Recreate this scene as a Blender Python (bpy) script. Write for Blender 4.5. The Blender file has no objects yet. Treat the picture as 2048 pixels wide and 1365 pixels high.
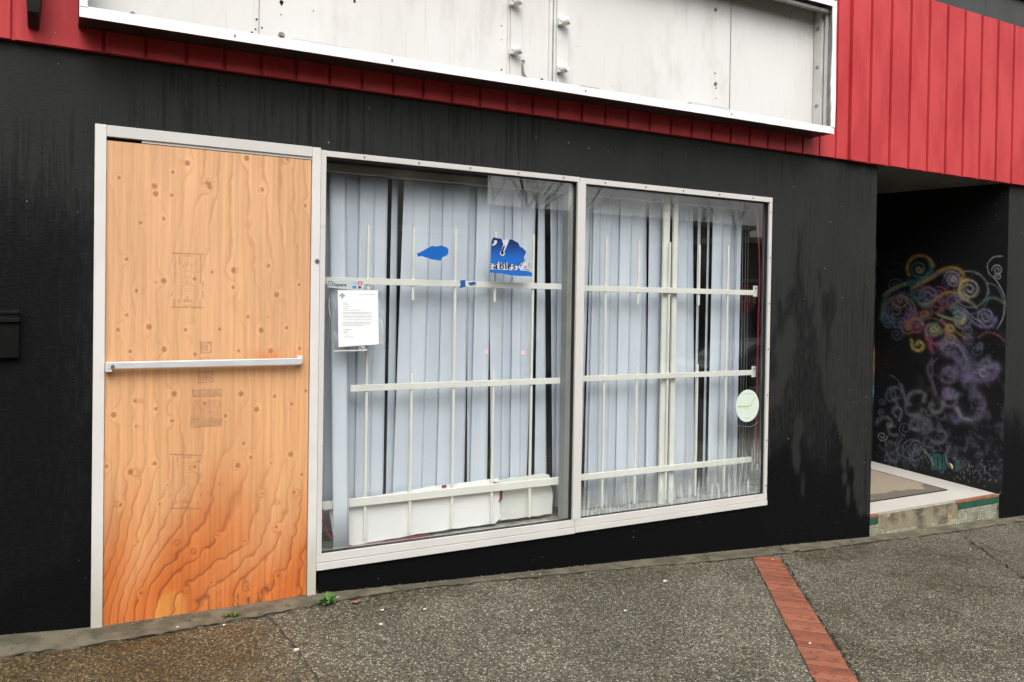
import bpy, bmesh, math, random
import numpy as np
from mathutils import Vector, Matrix

scene = bpy.context.scene
COL = scene.collection
R = math.radians
rnd = random.Random(7)

# ------------------------------------------------------------------ camera
CAMP = np.array([-0.17942575, -4.1028851, 1.47788443])
YAW, PIT, ROL = R(-29.20547796), R(-0.77485492), R(-0.8826782)
FPX, PCX, PCY = 1665.0, 1024.0, 629.698


def rot():
    cy, sy, cp, sp, cr, sr = math.cos(YAW), math.sin(YAW), math.cos(PIT), math.sin(PIT), math.cos(ROL), math.sin(ROL)
    Rz = np.array([[cy, -sy, 0], [sy, cy, 0], [0, 0, 1]])
    Rx = np.array([[1, 0, 0], [0, cp, -sp], [0, sp, cp]])
    Ry = np.array([[cr, 0, sr], [0, 1, 0], [-sr, 0, cr]])
    return Rz @ Rx @ Ry


RM = rot()
cam_d = bpy.data.cameras.new('camera')
cam = bpy.data.objects.new('camera', cam_d)
COL.objects.link(cam)
cam_d.sensor_width = 36
cam_d.lens = FPX / 2048 * 36
cam_d.shift_y = (PCY - 682.5) / 2048
cam_d.clip_start = 0.05
cam_d.clip_end = 500
m = Matrix(((RM[0, 0], RM[0, 2], -RM[0, 1], CAMP[0]), (RM[1, 0], RM[1, 2], -RM[1, 1], CAMP[1]),
            (RM[2, 0], RM[2, 2], -RM[2, 1], CAMP[2]), (0, 0, 0, 1)))
cam.matrix_world = m
scene.camera = cam

# ------------------------------------------------------------------ light
world = bpy.data.worlds.new('World')
scene.world = world
world.use_nodes = True
wn = world.node_tree
wn.nodes.clear()
SUN_EL, SUN_ROT = R(52), R(200)
sky = wn.nodes.new('ShaderNodeTexSky')
sky.sky_type = 'NISHITA'
sky.sun_disc = False
sky.sun_elevation = SUN_EL
sky.sun_rotation = SUN_ROT
sky.dust_density = 5.0
sky.air_density = 1.4
hs = wn.nodes.new('ShaderNodeHueSaturation')
hs.inputs['Saturation'].default_value = 0.07
bg = wn.nodes.new('ShaderNodeBackground')
bg.inputs['Strength'].default_value = 0.15
wo = wn.nodes.new('ShaderNodeOutputWorld')
wn.links.new(sky.outputs[0], hs.inputs['Color'])
wn.links.new(hs.outputs[0], bg.inputs['Color'])
wn.links.new(bg.outputs[0], wo.inputs['Surface'])
sun_d = bpy.data.lights.new('sun', 'SUN')
sun_d.energy = 0.55
sun_d.angle = R(40)
sun_d.color = (1.0, 0.97, 0.93)
sun = bpy.data.objects.new('sun', sun_d)
COL.objects.link(sun)
# sky texture: rotation measured clockwise from +Y
sd = Vector((math.sin(SUN_ROT) * math.cos(SUN_EL), math.cos(SUN_ROT) * math.cos(SUN_EL), math.sin(SUN_EL)))
sun.rotation_euler = (-sd).to_track_quat('-Z', 'Y').to_euler()
scene.view_settings.view_transform = 'Standard'
scene.view_settings.look = 'None'
scene.view_settings.gamma = 1
scene.view_settings.exposure = 0.72
scene.cycles.use_denoising = True
scene.cycles.max_bounces = 8
scene.cycles.transparent_max_bounces = 16
scene.cycles.caustics_reflective = False


# ------------------------------------------------------------------ helpers
def at(u, v, Y=0.0):
    d = RM @ np.array([(u - PCX) / FPX, 1.0, -(v - PCY) / FPX])
    return CAMP + d * (Y - CAMP[1]) / d[1]


def atx(u, v, X):
    d = RM @ np.array([(u - PCX) / FPX, 1.0, -(v - PCY) / FPX])
    return CAMP + d * (X - CAMP[0]) / d[0]


GX = [-30, -2, -.34, 0, 1, 3.13, 5.2, 7.2, 12, 45]
GZ = [.30, .05, .033, .004, -.003, -.116, -.236, -.30, -.50, -1.6]


def gz(x, y=0.0):
    return float(np.interp(x, GX, GZ)) + .02 * min(y, 0)


def gnd(u, v):
    d = RM @ np.array([(u - PCX) / FPX, 1.0, -(v - PCY) / FPX])
    lo, hi = 0.5, 12.0
    for _ in range(50):
        k = (lo + hi) / 2
        p = CAMP + d * k
        if p[2] > gz(p[0], p[1]):
            lo = k
        else:
            hi = k
    return CAMP + d * lo


def put(o, parent=None):
    COL.objects.link(o)
    if parent is not None:
        o.parent = parent
        o.matrix_parent_inverse = Matrix.Identity(4)
        o.location = o.location - world_loc(parent)
    return o


def world_loc(o):
    v = Vector((0, 0, 0))
    while o is not None:
        v = v + o.location
        o = o.parent
    return v


def tag(o, label=None, cat=None, group=None, kind=None):
    if label: o['label'] = label
    if cat: o['category'] = cat
    if group: o['group'] = group
    if kind: o['kind'] = kind
    return o


def thing(name, loc, label, cat, group=None):
    o = bpy.data.objects.new(name, None)
    o.empty_display_size = .1
    o.location = loc
    COL.objects.link(o)
    return tag(o, label, cat, group)


class MB:
    def __init__(s):
        s.v, s.f = [], []

    def poly(s, pts):
        n = len(s.v)
        s.v += [tuple(map(float, p)) for p in pts]
        s.f.append(list(range(n, n + len(pts))))
        return s

    def box(s, x0, x1, y0, y1, z0, z1):
        n = len(s.v)
        s.v += [(x, y, z) for z in (z0, z1) for y in (y0, y1) for x in (x0, x1)]
        for q in ((0, 2, 3, 1), (4, 5, 7, 6), (0, 1, 5, 4), (1, 3, 7, 5), (3, 2, 6, 7), (2, 0, 4, 6)):
            s.f.append([n + i for i in q])
        return s

    def hexa(s, p):  # 8 points, order as box
        n = len(s.v)
        s.v += [tuple(map(float, q)) for q in p]
        for q in ((0, 2, 3, 1), (4, 5, 7, 6), (0, 1, 5, 4), (1, 3, 7, 5), (3, 2, 6, 7), (2, 0, 4, 6)):
            s.f.append([n + i for i in q])
        return s

    def plate(s, pts, n, t):  # polygon pts thickened along n by t
        n = Vector(n) * t
        a = [Vector(p) for p in pts]
        b = [p + n for p in a]
        k = len(s.v)
        N = len(a)
        s.v += [tuple(p) for p in a] + [tuple(p) for p in b]
        s.f.append([k + i for i in range(N)][::-1])
        s.f.append([k + N + i for i in range(N)])
        for i in range(N):
            j = (i + 1) % N
            s.f.append([k + i, k + j, k + N + j, k + N + i])
        return s

    def tube(s, path, r, seg=8, cap=True):
        P = [Vector(p) for p in path]
        rs = r if isinstance(r, (list, tuple)) else [r] * len(P)
        k = len(s.v)
        up = Vector((0, 0, 1))
        for i, p in enumerate(P):
            d = (P[min(i + 1, len(P) - 1)] - P[max(i - 1, 0)]).normalized()
            a = d.cross(up)
            if a.length < .05: a = d.cross(Vector((1, 0, 0)))
            a.normalize()
            b = d.cross(a).normalized()
            for j in range(seg):
                t = 2 * math.pi * j / seg
                s.v.append(tuple(p + (a * math.cos(t) + b * math.sin(t)) * rs[i]))
        for i in range(len(P) - 1):
            for j in range(seg):
                q = (j + 1) % seg
                s.f.append([k + i * seg + j, k + i * seg + q, k + (i + 1) * seg + q, k + (i + 1) * seg + j])
        if cap:
            s.f.append([k + j for j in range(seg)][::-1])
            s.f.append([k + (len(P) - 1) * seg + j for j in range(seg)])
        return s

    def disc(s, c, n, r, t, seg=16):
        n = Vector(n).normalized()
        return s.tube([Vector(c), Vector(c) + n * t], r, seg)

    def build(s, name, mat, parent=None, bevel=0, smooth=False, loc=None, fixn=True):
        me = bpy.data.meshes.new(name)
        v = s.v
        o = bpy.data.objects.new(name, me)
        org = Vector(loc) if loc is not None else (world_loc(parent) if parent is not None else Vector((0, 0, 0)))
        me.from_pydata([(a - org.x, b - org.y, c - org.z) for a, b, c in v], [], s.f)
        if smooth:
            me.polygons.foreach_set('use_smooth', [True] * len(me.polygons))
        me.update()
        if mat: me.materials.append(mat)
        o.location = org
        put(o, parent)
        if fixn:
            bm = bmesh.new(); bm.from_mesh(me)
            bmesh.ops.recalc_face_normals(bm, faces=bm.faces)
            bm.to_mesh(me); bm.free()
        if bevel:
            b = o.modifiers.new('bevel', 'BEVEL')
            b.width = bevel; b.segments = 2; b.limit_method = 'ANGLE'
        return o


def mb(): return MB()


# numpy value noise
def vnoise(x, y, seed=0):
    g = np.random.RandomState(seed).rand(256, 256)
    xi, yi = np.floor(x).astype(int), np.floor(y).astype(int)
    fx, fy = x - xi, y - yi
    fx = fx * fx * (3 - 2 * fx); fy = fy * fy * (3 - 2 * fy)
    a = g[yi % 256, xi % 256]; b = g[yi % 256, (xi + 1) % 256]
    c = g[(yi + 1) % 256, xi % 256]; d = g[(yi + 1) % 256, (xi + 1) % 256]
    return (a * (1 - fx) + b * fx) * (1 - fy) + (c * (1 - fx) + d * fx) * fy


def fbm(x, y, seed=0, oct=4):
    s, a, t = 0, 1, 0
    for i in range(oct):
        s = s + a * vnoise(x * 2 ** i + 17 * i, y * 2 ** i + 31 * i, seed + i)
        t += a; a *= .5
    return s / t


def sstep(a, b, x):
    t = np.clip((x - a) / (b - a), 0, 1)
    return t * t * (3 - 2 * t)


def grid_obj(name, A, B, nu, nv, P, mat, attrs, parent=None, holes=None):
    """A,B param ranges; P(a,b)->xyz arrays; attrs {name: array or (n,4)}; holes(a,b)->bool mask of cells to drop"""
    a = np.linspace(A[0], A[1], nu) if not hasattr(A[0], '__len__') else np.array(A[0])
    b = np.linspace(B[0], B[1], nv) if not hasattr(B[0], '__len__') else np.array(B[0])
    nu, nv = len(a), len(b)
    aa, bb = np.meshgrid(a, b)
    X, Y, Z = P(aa, bb)
    org = world_loc(parent) if parent is not None else Vector((0, 0, 0))
    co = np.stack([X - org.x, Y - org.y, Z - org.z], -1).reshape(-1, 3)
    idx = np.arange(nu * nv).reshape(nv, nu)
    q = np.stack([idx[:-1, :-1], idx[:-1, 1:], idx[1:, 1:], idx[1:, :-1]], -1)
    if holes is not None:
        ca = (aa[:-1, :-1] + aa[1:, 1:]) / 2; cb = (bb[:-1, :-1] + bb[1:, 1:]) / 2
        q = q[~holes(ca, cb)]
    q = q.reshape(-1, 4)
    me = bpy.data.meshes.new(name)
    me.vertices.add(len(co)); me.vertices.foreach_set('co', co.ravel().astype(np.float32))
    me.loops.add(q.size); me.loops.foreach_set('vertex_index', q.ravel().astype(np.int32))
    me.polygons.add(len(q))
    me.polygons.foreach_set('loop_start', (np.arange(len(q)) * 4).astype(np.int32))
    me.update(calc_edges=True)
    for k, f in attrs.items():
        val = f(aa, bb)
        if val.ndim == 3:
            at_ = me.attributes.new(k, 'FLOAT_COLOR', 'POINT')
            c4 = np.ones((val.shape[0] * val.shape[1], 4), np.float32)
            c4[:, :3] = val.reshape(-1, 3)
            at_.data.foreach_set('color', c4.ravel())
        else:
            at_ = me.attributes.new(k, 'FLOAT', 'POINT')
            at_.data.foreach_set('value', val.ravel().astype(np.float32))
    me.materials.append(mat)
    me.polygons.foreach_set('use_smooth', [True] * len(me.polygons))
    o = bpy.data.objects.new(name, me)
    o.location = org
    return put(o, parent)


# ------------------------------------------------------------------ materials
def srgb(r, g, b):
    f = lambda c: (c / 255 / 12.92) if c / 255 <= .04045 else ((c / 255 + .055) / 1.055) ** 2.4
    return (f(r), f(g), f(b), 1)


class NT:
    def __init__(s, name):
        s.m = bpy.data.materials.new(name); s.m.use_nodes = True
        s.t = s.m.node_tree; s.t.nodes.clear()
        s.out = s.t.nodes.new('ShaderNodeOutputMaterial')
        s.b = s.t.nodes.new('ShaderNodeBsdfPrincipled')
        s.t.links.new(s.b.outputs[0], s.out.inputs[0])
        s.tc = None

    def n(s, typ, **kw):
        x = s.t.nodes.new('ShaderNode' + typ)
        for k, v in kw.items(): setattr(x, k, v)
        return x

    def l(s, a, b): s.t.links.new(a, b)

    def coord(s, scale=(1, 1, 1), rotz=0):
        if s.tc is None: s.tc = s.n('NewGeometry')
        mp = s.n('Mapping'); mp.inputs['Scale'].default_value = scale
        mp.inputs['Rotation'].default_value = (0, 0, rotz)
        s.l(s.tc.outputs['Position'], mp.inputs[0])
        return mp.outputs[0]

    def noise(s, scale, detail=4, sc=(1, 1, 1), rough=.5, dist=0):
        x = s.n('TexNoise'); x.inputs['Scale'].default_value = scale
        x.inputs['Detail'].default_value = detail; x.inputs['Roughness'].default_value = rough
        x.inputs['Distortion'].default_value = dist
        s.l(s.coord(sc), x.inputs['Vector'])
        return x.outputs['Fac']

    def ramp(s, fac, a, b, lo=0., hi=1.):
        x = s.n('MapRange'); x.interpolation_type = 'SMOOTHSTEP'
        x.inputs['From Min'].default_value = a; x.inputs['From Max'].default_value = b
        x.inputs['To Min'].default_value = lo; x.inputs['To Max'].default_value = hi
        s.l(fac, x.inputs['Value'])
        return x.outputs[0]

    def mix(s, fac, a, b, mode='MIX'):
        x = s.n('Mix'); x.data_type = 'RGBA'; x.blend_type = mode
        for sock, v in ((x.inputs[0], fac), (x.inputs[6], a), (x.inputs[7], b)):
            if isinstance(v, (tuple, list)): sock.default_value = v if len(v) == 4 else (*v, 1)
            elif isinstance(v, (int, float)): sock.default_value = v
            else: s.l(v, sock)
        return x.outputs[2]

    def math(s, op, a, b=None):
        x = s.n('Math', operation=op)
        for i, v in enumerate((a, b)):
            if v is None: continue
            if isinstance(v, (int, float)): x.inputs[i].default_value = v
            else: s.l(v, x.inputs[i])
        return x.outputs[0]

    def attr(s, name):
        x = s.n('Attribute'); x.attribute_name = name
        return x

    def set(s, k, v):
        if isinstance(v, (int, float, tuple)): s.b.inputs[k].default_value = v
        else: s.l(v, s.b.inputs[k])
        return s

    def bump(s, h, strength=.3, dist=.002, prev=None):
        x = s.n('Bump'); x.inputs['Strength'].default_value = strength; x.inputs['Distance'].default_value = dist
        s.l(h, x.inputs['Height'])
        if prev is not None: s.l(prev, x.inputs['Normal'])
        s.l(x.outputs[0], s.b.inputs['Normal'])
        return x.outputs[0]


def simple(name, col, rough=.5, metal=0., var=.12, scale=8, bump=0, bscale=80, spec=.5, dirt=None, sc=(1, 1, 1)):
    t = NT(name)
    c2 = tuple(c * (1 - var) for c in col[:3]) + (1,)
    f = t.noise(scale, 5, sc)
    c = t.mix(t.ramp(f, .35, .65), col, c2)
    if dirt:
        g = t.noise(dirt[1], 6, dirt[2] if len(dirt) > 2 else (1, 1, 1), rough=.7)
        c = t.mix(t.ramp(g, dirt[3] if len(dirt) > 3 else .55, (dirt[3] if len(dirt) > 3 else .55) + .15), c, dirt[0])
    t.set('Base Color', c).set('Roughness', rough).set('Metallic', metal).set('Specular IOR Level', spec)
    if bump: t.bump(t.noise(bscale, 3), bump, .002)
    return t.m


def specks(t, scale, thr, gate, sc=(1, 1, 1)):
    v = t.n('TexVoronoi'); v.inputs['Scale'].default_value = scale
    t.l(t.coord(sc), v.inputs['Vector'])
    near = t.ramp(v.outputs['Distance'], thr * 1.0, thr * .6)
    sep = t.n('SeparateColor'); t.l(v.outputs['Color'], sep.inputs[0])
    return t.math('MULTIPLY', near, t.ramp(sep.outputs[0], gate, gate + .005))


# black stucco
t = NT('black_stucco')
wet = t.attr('wet').outputs['Fac']  # damp mask that also carries the painted falloff of light
big = t.noise(1.3, 4, (1, 1, .35))
dry = t.mix(t.ramp(big, .35, .7), (.0185, .019, .0182, 1), (.0125, .013, .013, 1))
fine = t.noise(230, 3)
dry = t.mix(t.ramp(fine, .35, .75), dry, (.026, .027, .026, 1))
st = t.noise(42, 6, (1, 1, .035), rough=.75, dist=.15)
streak = t.ramp(st, .47, .60)
st2 = t.noise(2.2, 3, (1, 1, .5))
streak = t.math('MULTIPLY', streak, t.ramp(st2, .42, .62))
dry = t.mix(t.math('MULTIPLY', streak, .9), dry, (.0055, .006, .006, 1))
wv = t.math('ADD', wet, t.math('MULTIPLY', t.math('SUBTRACT', t.noise(52, 7, (1, 1, .16), rough=.8), .5), 1.7))
wv = t.math('MULTIPLY', t.ramp(wv, .22, .80), t.ramp(wet, .02, .3))
c = t.mix(wv, dry, (.0030, .0032, .0038, 1))
sp = t.math('MAXIMUM', specks(t, 21, .085, .93), specks(t, 47, .10, .965, (1, 1, .6)))
c = t.mix(sp, c, (.32, .33, .35, 1))
t.set('Base Color', c)
t.set('Roughness', t.math('SUBTRACT', .78, t.math('MULTIPLY', wet, .22)))
t.set('Specular IOR Level', t.math('SUBTRACT', .24, t.math('MULTIPLY', wet, .15)))
rip = t.noise(46, 6, (1, 1, 1.35), rough=.65)
n1 = t.bump(rip, .6, .007)
t.bump(t.noise(170, 3), .8, .0022, n1)
M_WALL = t.m

# red cladding
t = NT('red_painted_boards')
c = t.mix(t.ramp(t.noise(2.2, 5, (2.5, 1, .8)), .4, .62), (.53, .052, .056, 1), (.46, .034, .039, 1))
c = t.mix(t.ramp(t.noise(60, 4, (1, 1, .12)), .55, .8), c, (.52, .065, .07, 1))
c = t.mix(t.math('MULTIPLY', t.ramp(t.noise(24, 6, (1, 1, .08), rough=.75), .55, .72), .2), c, (.20, .018, .02, 1))
c = t.mix(specks(t, 26, .07, .95), c, (.55, .42, .40, 1))
t.set('Base Color', c).set('Roughness', .55).set('Specular IOR Level', .28)
t.bump(t.noise(55, 4, (1, 1, .3)), .18, .002)
M_RED = t.m
t = NT('red_boards_in_groove')
M_BLACKP = simple('black_paint', (.016, .016, .016, 1), .5, var=.3, scale=12, bump=.2)
M_BOX = simple('letter_box_black', (.0055, .0055, .0055, 1), .5, var=.3, scale=12, bump=.2, spec=.15)
M_DARK = simple('dark_void', (.006, .006, .006, 1), .9, var=.2)
M_PARAPET = simple('grey_parapet_paint', (.05, .051, .05, 1), .7, var=.25, scale=3, bump=.4, bscale=60, dirt=((.025, .025, .025, 1), 5, (1, 1, .3)))

# aluminium frame
M_ALU = simple('aluminium_frame', (.64, .62, .585, 1), .42, metal=.0, var=.05, scale=4, spec=.6, bump=.05,
               dirt=((.50, .47, .41, 1), 40, (.3, 1, 1.0), .60))
M_ALU2 = simple('brushed_metal_bar', (.78, .79, .80, 1), .35, metal=.35, var=.12, scale=30, sc=(.3, 1, 3))
t = NT('frame_grime')
t = NT('frame_low_grime')
sepz = t.n('SeparateXYZ'); t.l(t.coord(), sepz.inputs[0])
nz = t.math('ADD', sepz.outputs[2], t.math('MULTIPLY', t.noise(9, 5, (1, 1, .5)), .5))
g = t.ramp(nz, .75, .25)
c = t.mix(t.math('MULTIPLY', g, .75), t.mix(t.ramp(t.noise(5, 4), .4, .7), (.71, .69, .66, 1), (.66, .64, .60, 1)), (.43, .40, .30, 1))
t.set('Base Color', c).set('Roughness', .45).set('Specular IOR Level', .6)
t.bump(t.noise(60, 4), .08, .001)
M_JAMB = t.m
M_GASKET = simple('black_gasket', (.012, .012, .012, 1), .6)
M_SCREW = simple('screw_metal', (.30, .28, .25, 1), .35, metal=.7)
M_CREAM = simple('cream_painted_steel', (.89, .89, .81, 1), .45, var=.05, scale=9, bump=.05,
                 dirt=((.55, .52, .38, 1), 13, (1, 1, 1), .66))
M_WPANEL = simple('white_foam_board', (.93, .94, .92, 1), .6, var=.03, scale=3, dirt=((.84, .85, .80, 1), 4, (1, 1, .4), .58))
M_SIGNRIM = simple('sign_rim_white_metal', (.88, .88, .86, 1), .35, var=.03, scale=6, dirt=((.55, .54, .50, 1), 16, (1, 1, 1), .68))
t = NT('sign_back_panel')
c = t.mix(t.ramp(t.noise(1.6, 4, (1, 1, .5)), .35, .7), (.76, .745, .72, 1), (.70, .685, .65, 1))
sp1 = specks(t, 3.7, .045, .82)
c = t.mix(sp1, c, (.06, .05, .045, 1))
c = t.mix(t.math('MULTIPLY', t.ramp(t.noise(45, 4, (1, 1, .05)), .58, .8), .35), c, (.5, .48, .44, 1))
c = t.mix(t.math('MULTIPLY', t.ramp(t.noise(5, 6, (1, 1, .35), rough=.7), .5, .75), .5), c, (.50, .47, .41, 1))
c = t.mix(specks(t, 24, .10, .95), c, (.30, .27, .23, 1))
t.set('Base Color', c).set('Roughness', .5)
t.bump(t.noise(1.5, 2), .15, .02)
M_SIGNBACK = t.m
M_SIGNGREY = simple('sign_galvanised', (.36, .36, .35, 1), .45, metal=.3, var=.25, scale=12)
M_SIGNJAMB = simple('sign_angle_iron_paint', (.62, .615, .59, 1), .5, var=.1, scale=8)
M_LAMPH = simple('white_porcelain', (.80, .79, .75, 1), .3, var=.04)
M_CABLE = simple('grey_cable', (.45, .44, .42, 1), .5)
M_CLEAR = simple('frosted_plastic', (.62, .65, .66, 1), .2, var=.08)
M_REDTUBE = simple('red_rubber_tube', (.26, .022, .025, 1), .35, var=.25, scale=20)
M_BLUE = simple('blue_vinyl', (.010, .13, .50, 1), .3, var=.12, scale=10)
M_CONC = simple('concrete_curb', (.155, .135, .090, 1), .8, var=.45, scale=9, bump=.8, bscale=120, dirt=((.055, .055, .030, 1), 7, (1, 1, 1), .52))
M_CRACK = simple('crack_dirt', (.012, .011, .009, 1), .95)
M_WHITE = simple('white_paper', (.86, .87, .87, 1), .5, var=.02)
M_INK = simple('grey_ink', (.42, .43, .44, 1), .6)
M_INKD = simple('dark_ink', (.04, .045, .05, 1), .6)
M_TABLABEL = simple('sage_card', (.50, .57, .57, 1), .4, var=.05)
M_PINK = simple('pink_ink', (.55, .06, .25, 1), .4)
M_LBLUE = simple('light_blue_ink', (.12, .32, .65, 1), .4)
M_LEAF = simple('weed_green', (.07, .18, .022, 1), .5, var=.45, scale=60)
M_DEADLEAF = simple('brown_leaf', (.26, .11, .05, 1), .6)
M_YLEAF = simple('yellow_leaf', (.50, .45, .20, 1), .6)
M_PEB = simple('pale_chip', (.66, .62, .52, 1), .6)

# blinds
t = NT('blind_vinyl')
col = t.attr('tone').outputs['Fac']
c = t.mix(col, (.50, .575, .66, 1), (.73, .79, .86, 1))
c = t.mix(t.ramp(t.noise(6, 4, (1, 1, .25)), .4, .75), c, (.61, .67, .76, 1))
t.set('Base Color', c).set('Roughness', .5)
M_BLIND = t.m

# glass
def glass(name, fog):
    m = bpy.data.materials.new(name); m.use_nodes = True
    T = NT(name + '_tmp')
    bpy.data.materials.remove(m)
    t = T; t.m.name = name
    t.t.nodes.remove(t.b)
    tr = t.n('BsdfTransparent'); tr.inputs[0].default_value = (.985, .995, .99, 1)
    gl = t.n('BsdfGlossy'); gl.inputs['Roughness'].default_value = 0.0; gl.inputs[0].default_value = (1, 1, 1, 1)
    fr = t.n('LayerWeight'); fr.inputs['Blend'].default_value = .5
    frv = t.math('ADD', t.math('MULTIPLY', t.math('POWER', fr.outputs['Facing'], 3.6), .9), .125)
    mx = t.n('MixShader'); t.l(frv, mx.inputs[0]); t.l(tr.outputs[0], mx.inputs[1]); t.l(gl.outputs[0], mx.inputs[2])
    df = t.n('BsdfDiffuse')
    fogc = t.mix(t.noise(8, 3), (.50, .56, .53, 1), (.62, .66, .63, 1))
    t.l(fogc, df.inputs[0])
    sx = t.n('SeparateXYZ'); t.l(t.coord(), sx.inputs[0])
    # faint dirt everywhere, with broad sky reflection and light streaks painted in
    film_sheen = t.math('MULTIPLY', t.ramp(t.noise(2.5, 5, (1, 1, .6)), .45, .8), .07)
    scr = t.math('MULTIPLY', t.ramp(t.noise(30, 6, (1, 1, .25), rough=.75), .62, .72), .05)
    film_sheen = t.math('ADD', film_sheen, scr)
    if fog:
        edge = t.math('ADD', sx.outputs[2], t.math('MULTIPLY', t.noise(22, 5, (1, 1, .10), rough=.7), -.26))
        band = t.ramp(edge, .30, .10)
        drip = t.ramp(t.noise(65, 3, (1, 1, .07), rough=.6), .50, .36, 0.35, 1.0)
        # more fog towards the right hand end
        rx = t.ramp(sx.outputs[0], 3.4, 4.0)
        hi = t.ramp(t.math('ADD', sx.outputs[2], t.math('MULTIPLY', t.noise(30, 5, (1, 1, .06), rough=.7), -.6)), .36, .06)
        f = t.math('MAXIMUM', t.math('MULTIPLY', band, .85), t.math('MULTIPLY', t.math('MULTIPLY', hi, rx), .6))
        f = t.math('MULTIPLY', f, drip)
        film_sheen = t.math('ADD', film_sheen, f)
    mx2 = t.n('MixShader'); t.l(film_sheen, mx2.inputs[0]); t.l(mx.outputs[0], mx2.inputs[1]); t.l(df.outputs[0], mx2.inputs[2])
    t.l(mx2.outputs[0], t.out.inputs[0])
    return t.m


M_GLASS = glass('window_glass', False)
M_GLASSF = glass('window_glass_fogged', True)
t = NT('clear_plastic_sleeve'); t.t.nodes.remove(t.b)
tr = t.n('BsdfTransparent'); gl = t.n('BsdfGlossy'); gl.inputs['Roughness'].default_value = .12
df = t.n('BsdfDiffuse'); df.inputs[0].default_value = (.8, .82, .84, 1)
a1 = t.n('MixShader'); a1.inputs[0].default_value = .06; t.l(tr.outputs[0], a1.inputs[1]); t.l(gl.outputs[0], a1.inputs[2])
a2 = t.n('MixShader'); t.l(t.math('MULTIPLY', t.ramp(t.noise(18, 5, (1, 1, .5), dist=1.5), .5, .68), .35), a2.inputs[0])
t.l(a1.outputs[0], a2.inputs[1]); t.l(df.outputs[0], a2.inputs[2]); t.l(a2.outputs[0], t.out.inputs[0])
M_SLEEVE = t.m

# attribute-driven paints
t = NT('plywood')
c = t.attr('col').outputs['Color']
c = t.mix(t.math('MULTIPLY', t.ramp(t.noise(160, 4, (1, 1, .04)), .4, .8), .16), c, (.42, .19, .07, 1))
t.set('Base Color', c).set('Roughness', .62).set('Specular IOR Level', .3)
t.bump(t.noise(120, 4, (1, 1, .08)), .15, .001)
M_PLY = t.m
t = NT('mural_paint')
c = t.attr('col').outputs['Color']
c = t.mix(specks(t, 30, .1, .96), c, (.3, .31, .33, 1))
t.set('Base Color', c).set('Roughness', .6).set('Specular IOR Level', .3)
t.bump(t.noise(90, 4), .4, .002)
M_MURAL = t.m

# pavement: exposed aggregate
t = NT('exposed_aggregate')
v = t.n('TexVoronoi'); v.voronoi_dimensions = '2D'; v.inputs['Scale'].default_value = 98; t.l(t.coord(), v.inputs['Vector'])
sep = t.n('SeparateColor'); t.l(v.outputs['Color'], sep.inputs[0])
v2 = t.n('TexVoronoi'); v2.voronoi_dimensions = '2D'; v2.inputs['Scale'].default_value = 200; t.l(t.coord(), v2.inputs['Vector'])
sep2 = t.n('SeparateColor'); t.l(v2.outputs['Color'], sep2.inputs[0])
base = t.mix(t.ramp(t.noise(.9, 5), .38, .66), (.052, .046, .030, 1), (.088, .081, .060, 1))
sxx = t.n('SeparateXYZ'); t.l(t.coord(), sxx.inputs[0])
brown = t.ramp(t.math('ADD', sxx.outputs[0], t.math('MULTIPLY', t.noise(1.6, 5), 1.6)), 2.1, .9)
base = t.mix(t.math('MULTIPLY', brown, .85), base, (.066, .050, .028, 1))
wetn = t.ramp(t.noise(2.3, 6, rough=.65), .46, .62)
base = t.mix(t.math('MULTIPLY', wetn, .65), base, (.035, .031, .023, 1))
stone = t.mix(t.ramp(sep.outputs[0], .2, .9), (.028, .025, .018, 1), (.20, .185, .14, 1))
c = t.mix(.66, base, stone)
s2 = t.mix(t.ramp(sep2.outputs[1], .2, 1.), (.022, .020, .015, 1), (.16, .15, .12, 1))
c = t.mix(.35, c, s2)
white = t.math('MULTIPLY', t.ramp(sep.outputs[2], .86, .88), t.ramp(v.outputs['Distance'], .50, .30))
c = t.mix(t.math('MULTIPLY', white, .75), c, (.50, .49, .44, 1))
white2 = t.math('MULTIPLY', t.ramp(sep2.outputs[2], .91, .93), t.ramp(v2.outputs['Distance'], .45, .2))
c = t.mix(t.math('MULTIPLY', white2, .7), c, (.55, .54, .49, 1))
c = t.mix(t.math('MULTIPLY', t.math('MULTIPLY', brown, white), .6), c, (.33, .27, .16, 1))
dk = t.ramp(t.noise(1.15, 6, rough=.7, dist=.4), .40, .62)
c = t.mix(t.math('MULTIPLY', dk, .55), c, t.mix(1.0, c, (.50, .46, .36, 1), 'MULTIPLY'))
c = t.mix(t.math('MULTIPLY', brown, .9), c, t.mix(1.0, c, (.80, .62, .36, 1), 'MULTIPLY'))
gum = specks(t, 2.6, .045, .72)
c = t.mix(t.math('MULTIPLY', gum, .6), c, (.030, .028, .022, 1))
c = t.mix(1.0, c, (1.05, 1.02, .92, 1), 'MULTIPLY')
t.set('Base Color', c)
t.set('Roughness', t.ramp(t.noise(2.3, 6, rough=.65), .45, .66, .72, .45))
n1 = t.bump(v.outputs['Distance'], .55, -.004)
t.bump(v2.outputs['Distance'], .35, -.002, n1)
M_PAVE = t.m

M_BRICK = None
t = NT('red_brick_paver')
tone = t.attr('tone').outputs['Fac']
c = t.mix(tone, (.22, .068, .035, 1), (.30, .105, .056, 1))
c = t.mix(t.ramp(t.noise(22, 5), .5, .72), c, (.13, .045, .028, 1))
c = t.mix(specks(t, 60, .16, .95), c, (.5, .35, .25, 1))
t.set('Base Color', c).set('Roughness', .62)
t.bump(t.noise(150, 4), .5, .002)
M_BRICK = t.m
M_ASPH = simple('asphalt', (.045, .045, .045, 1), .8, var=.3, scale=30, bump=.5)

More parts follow.
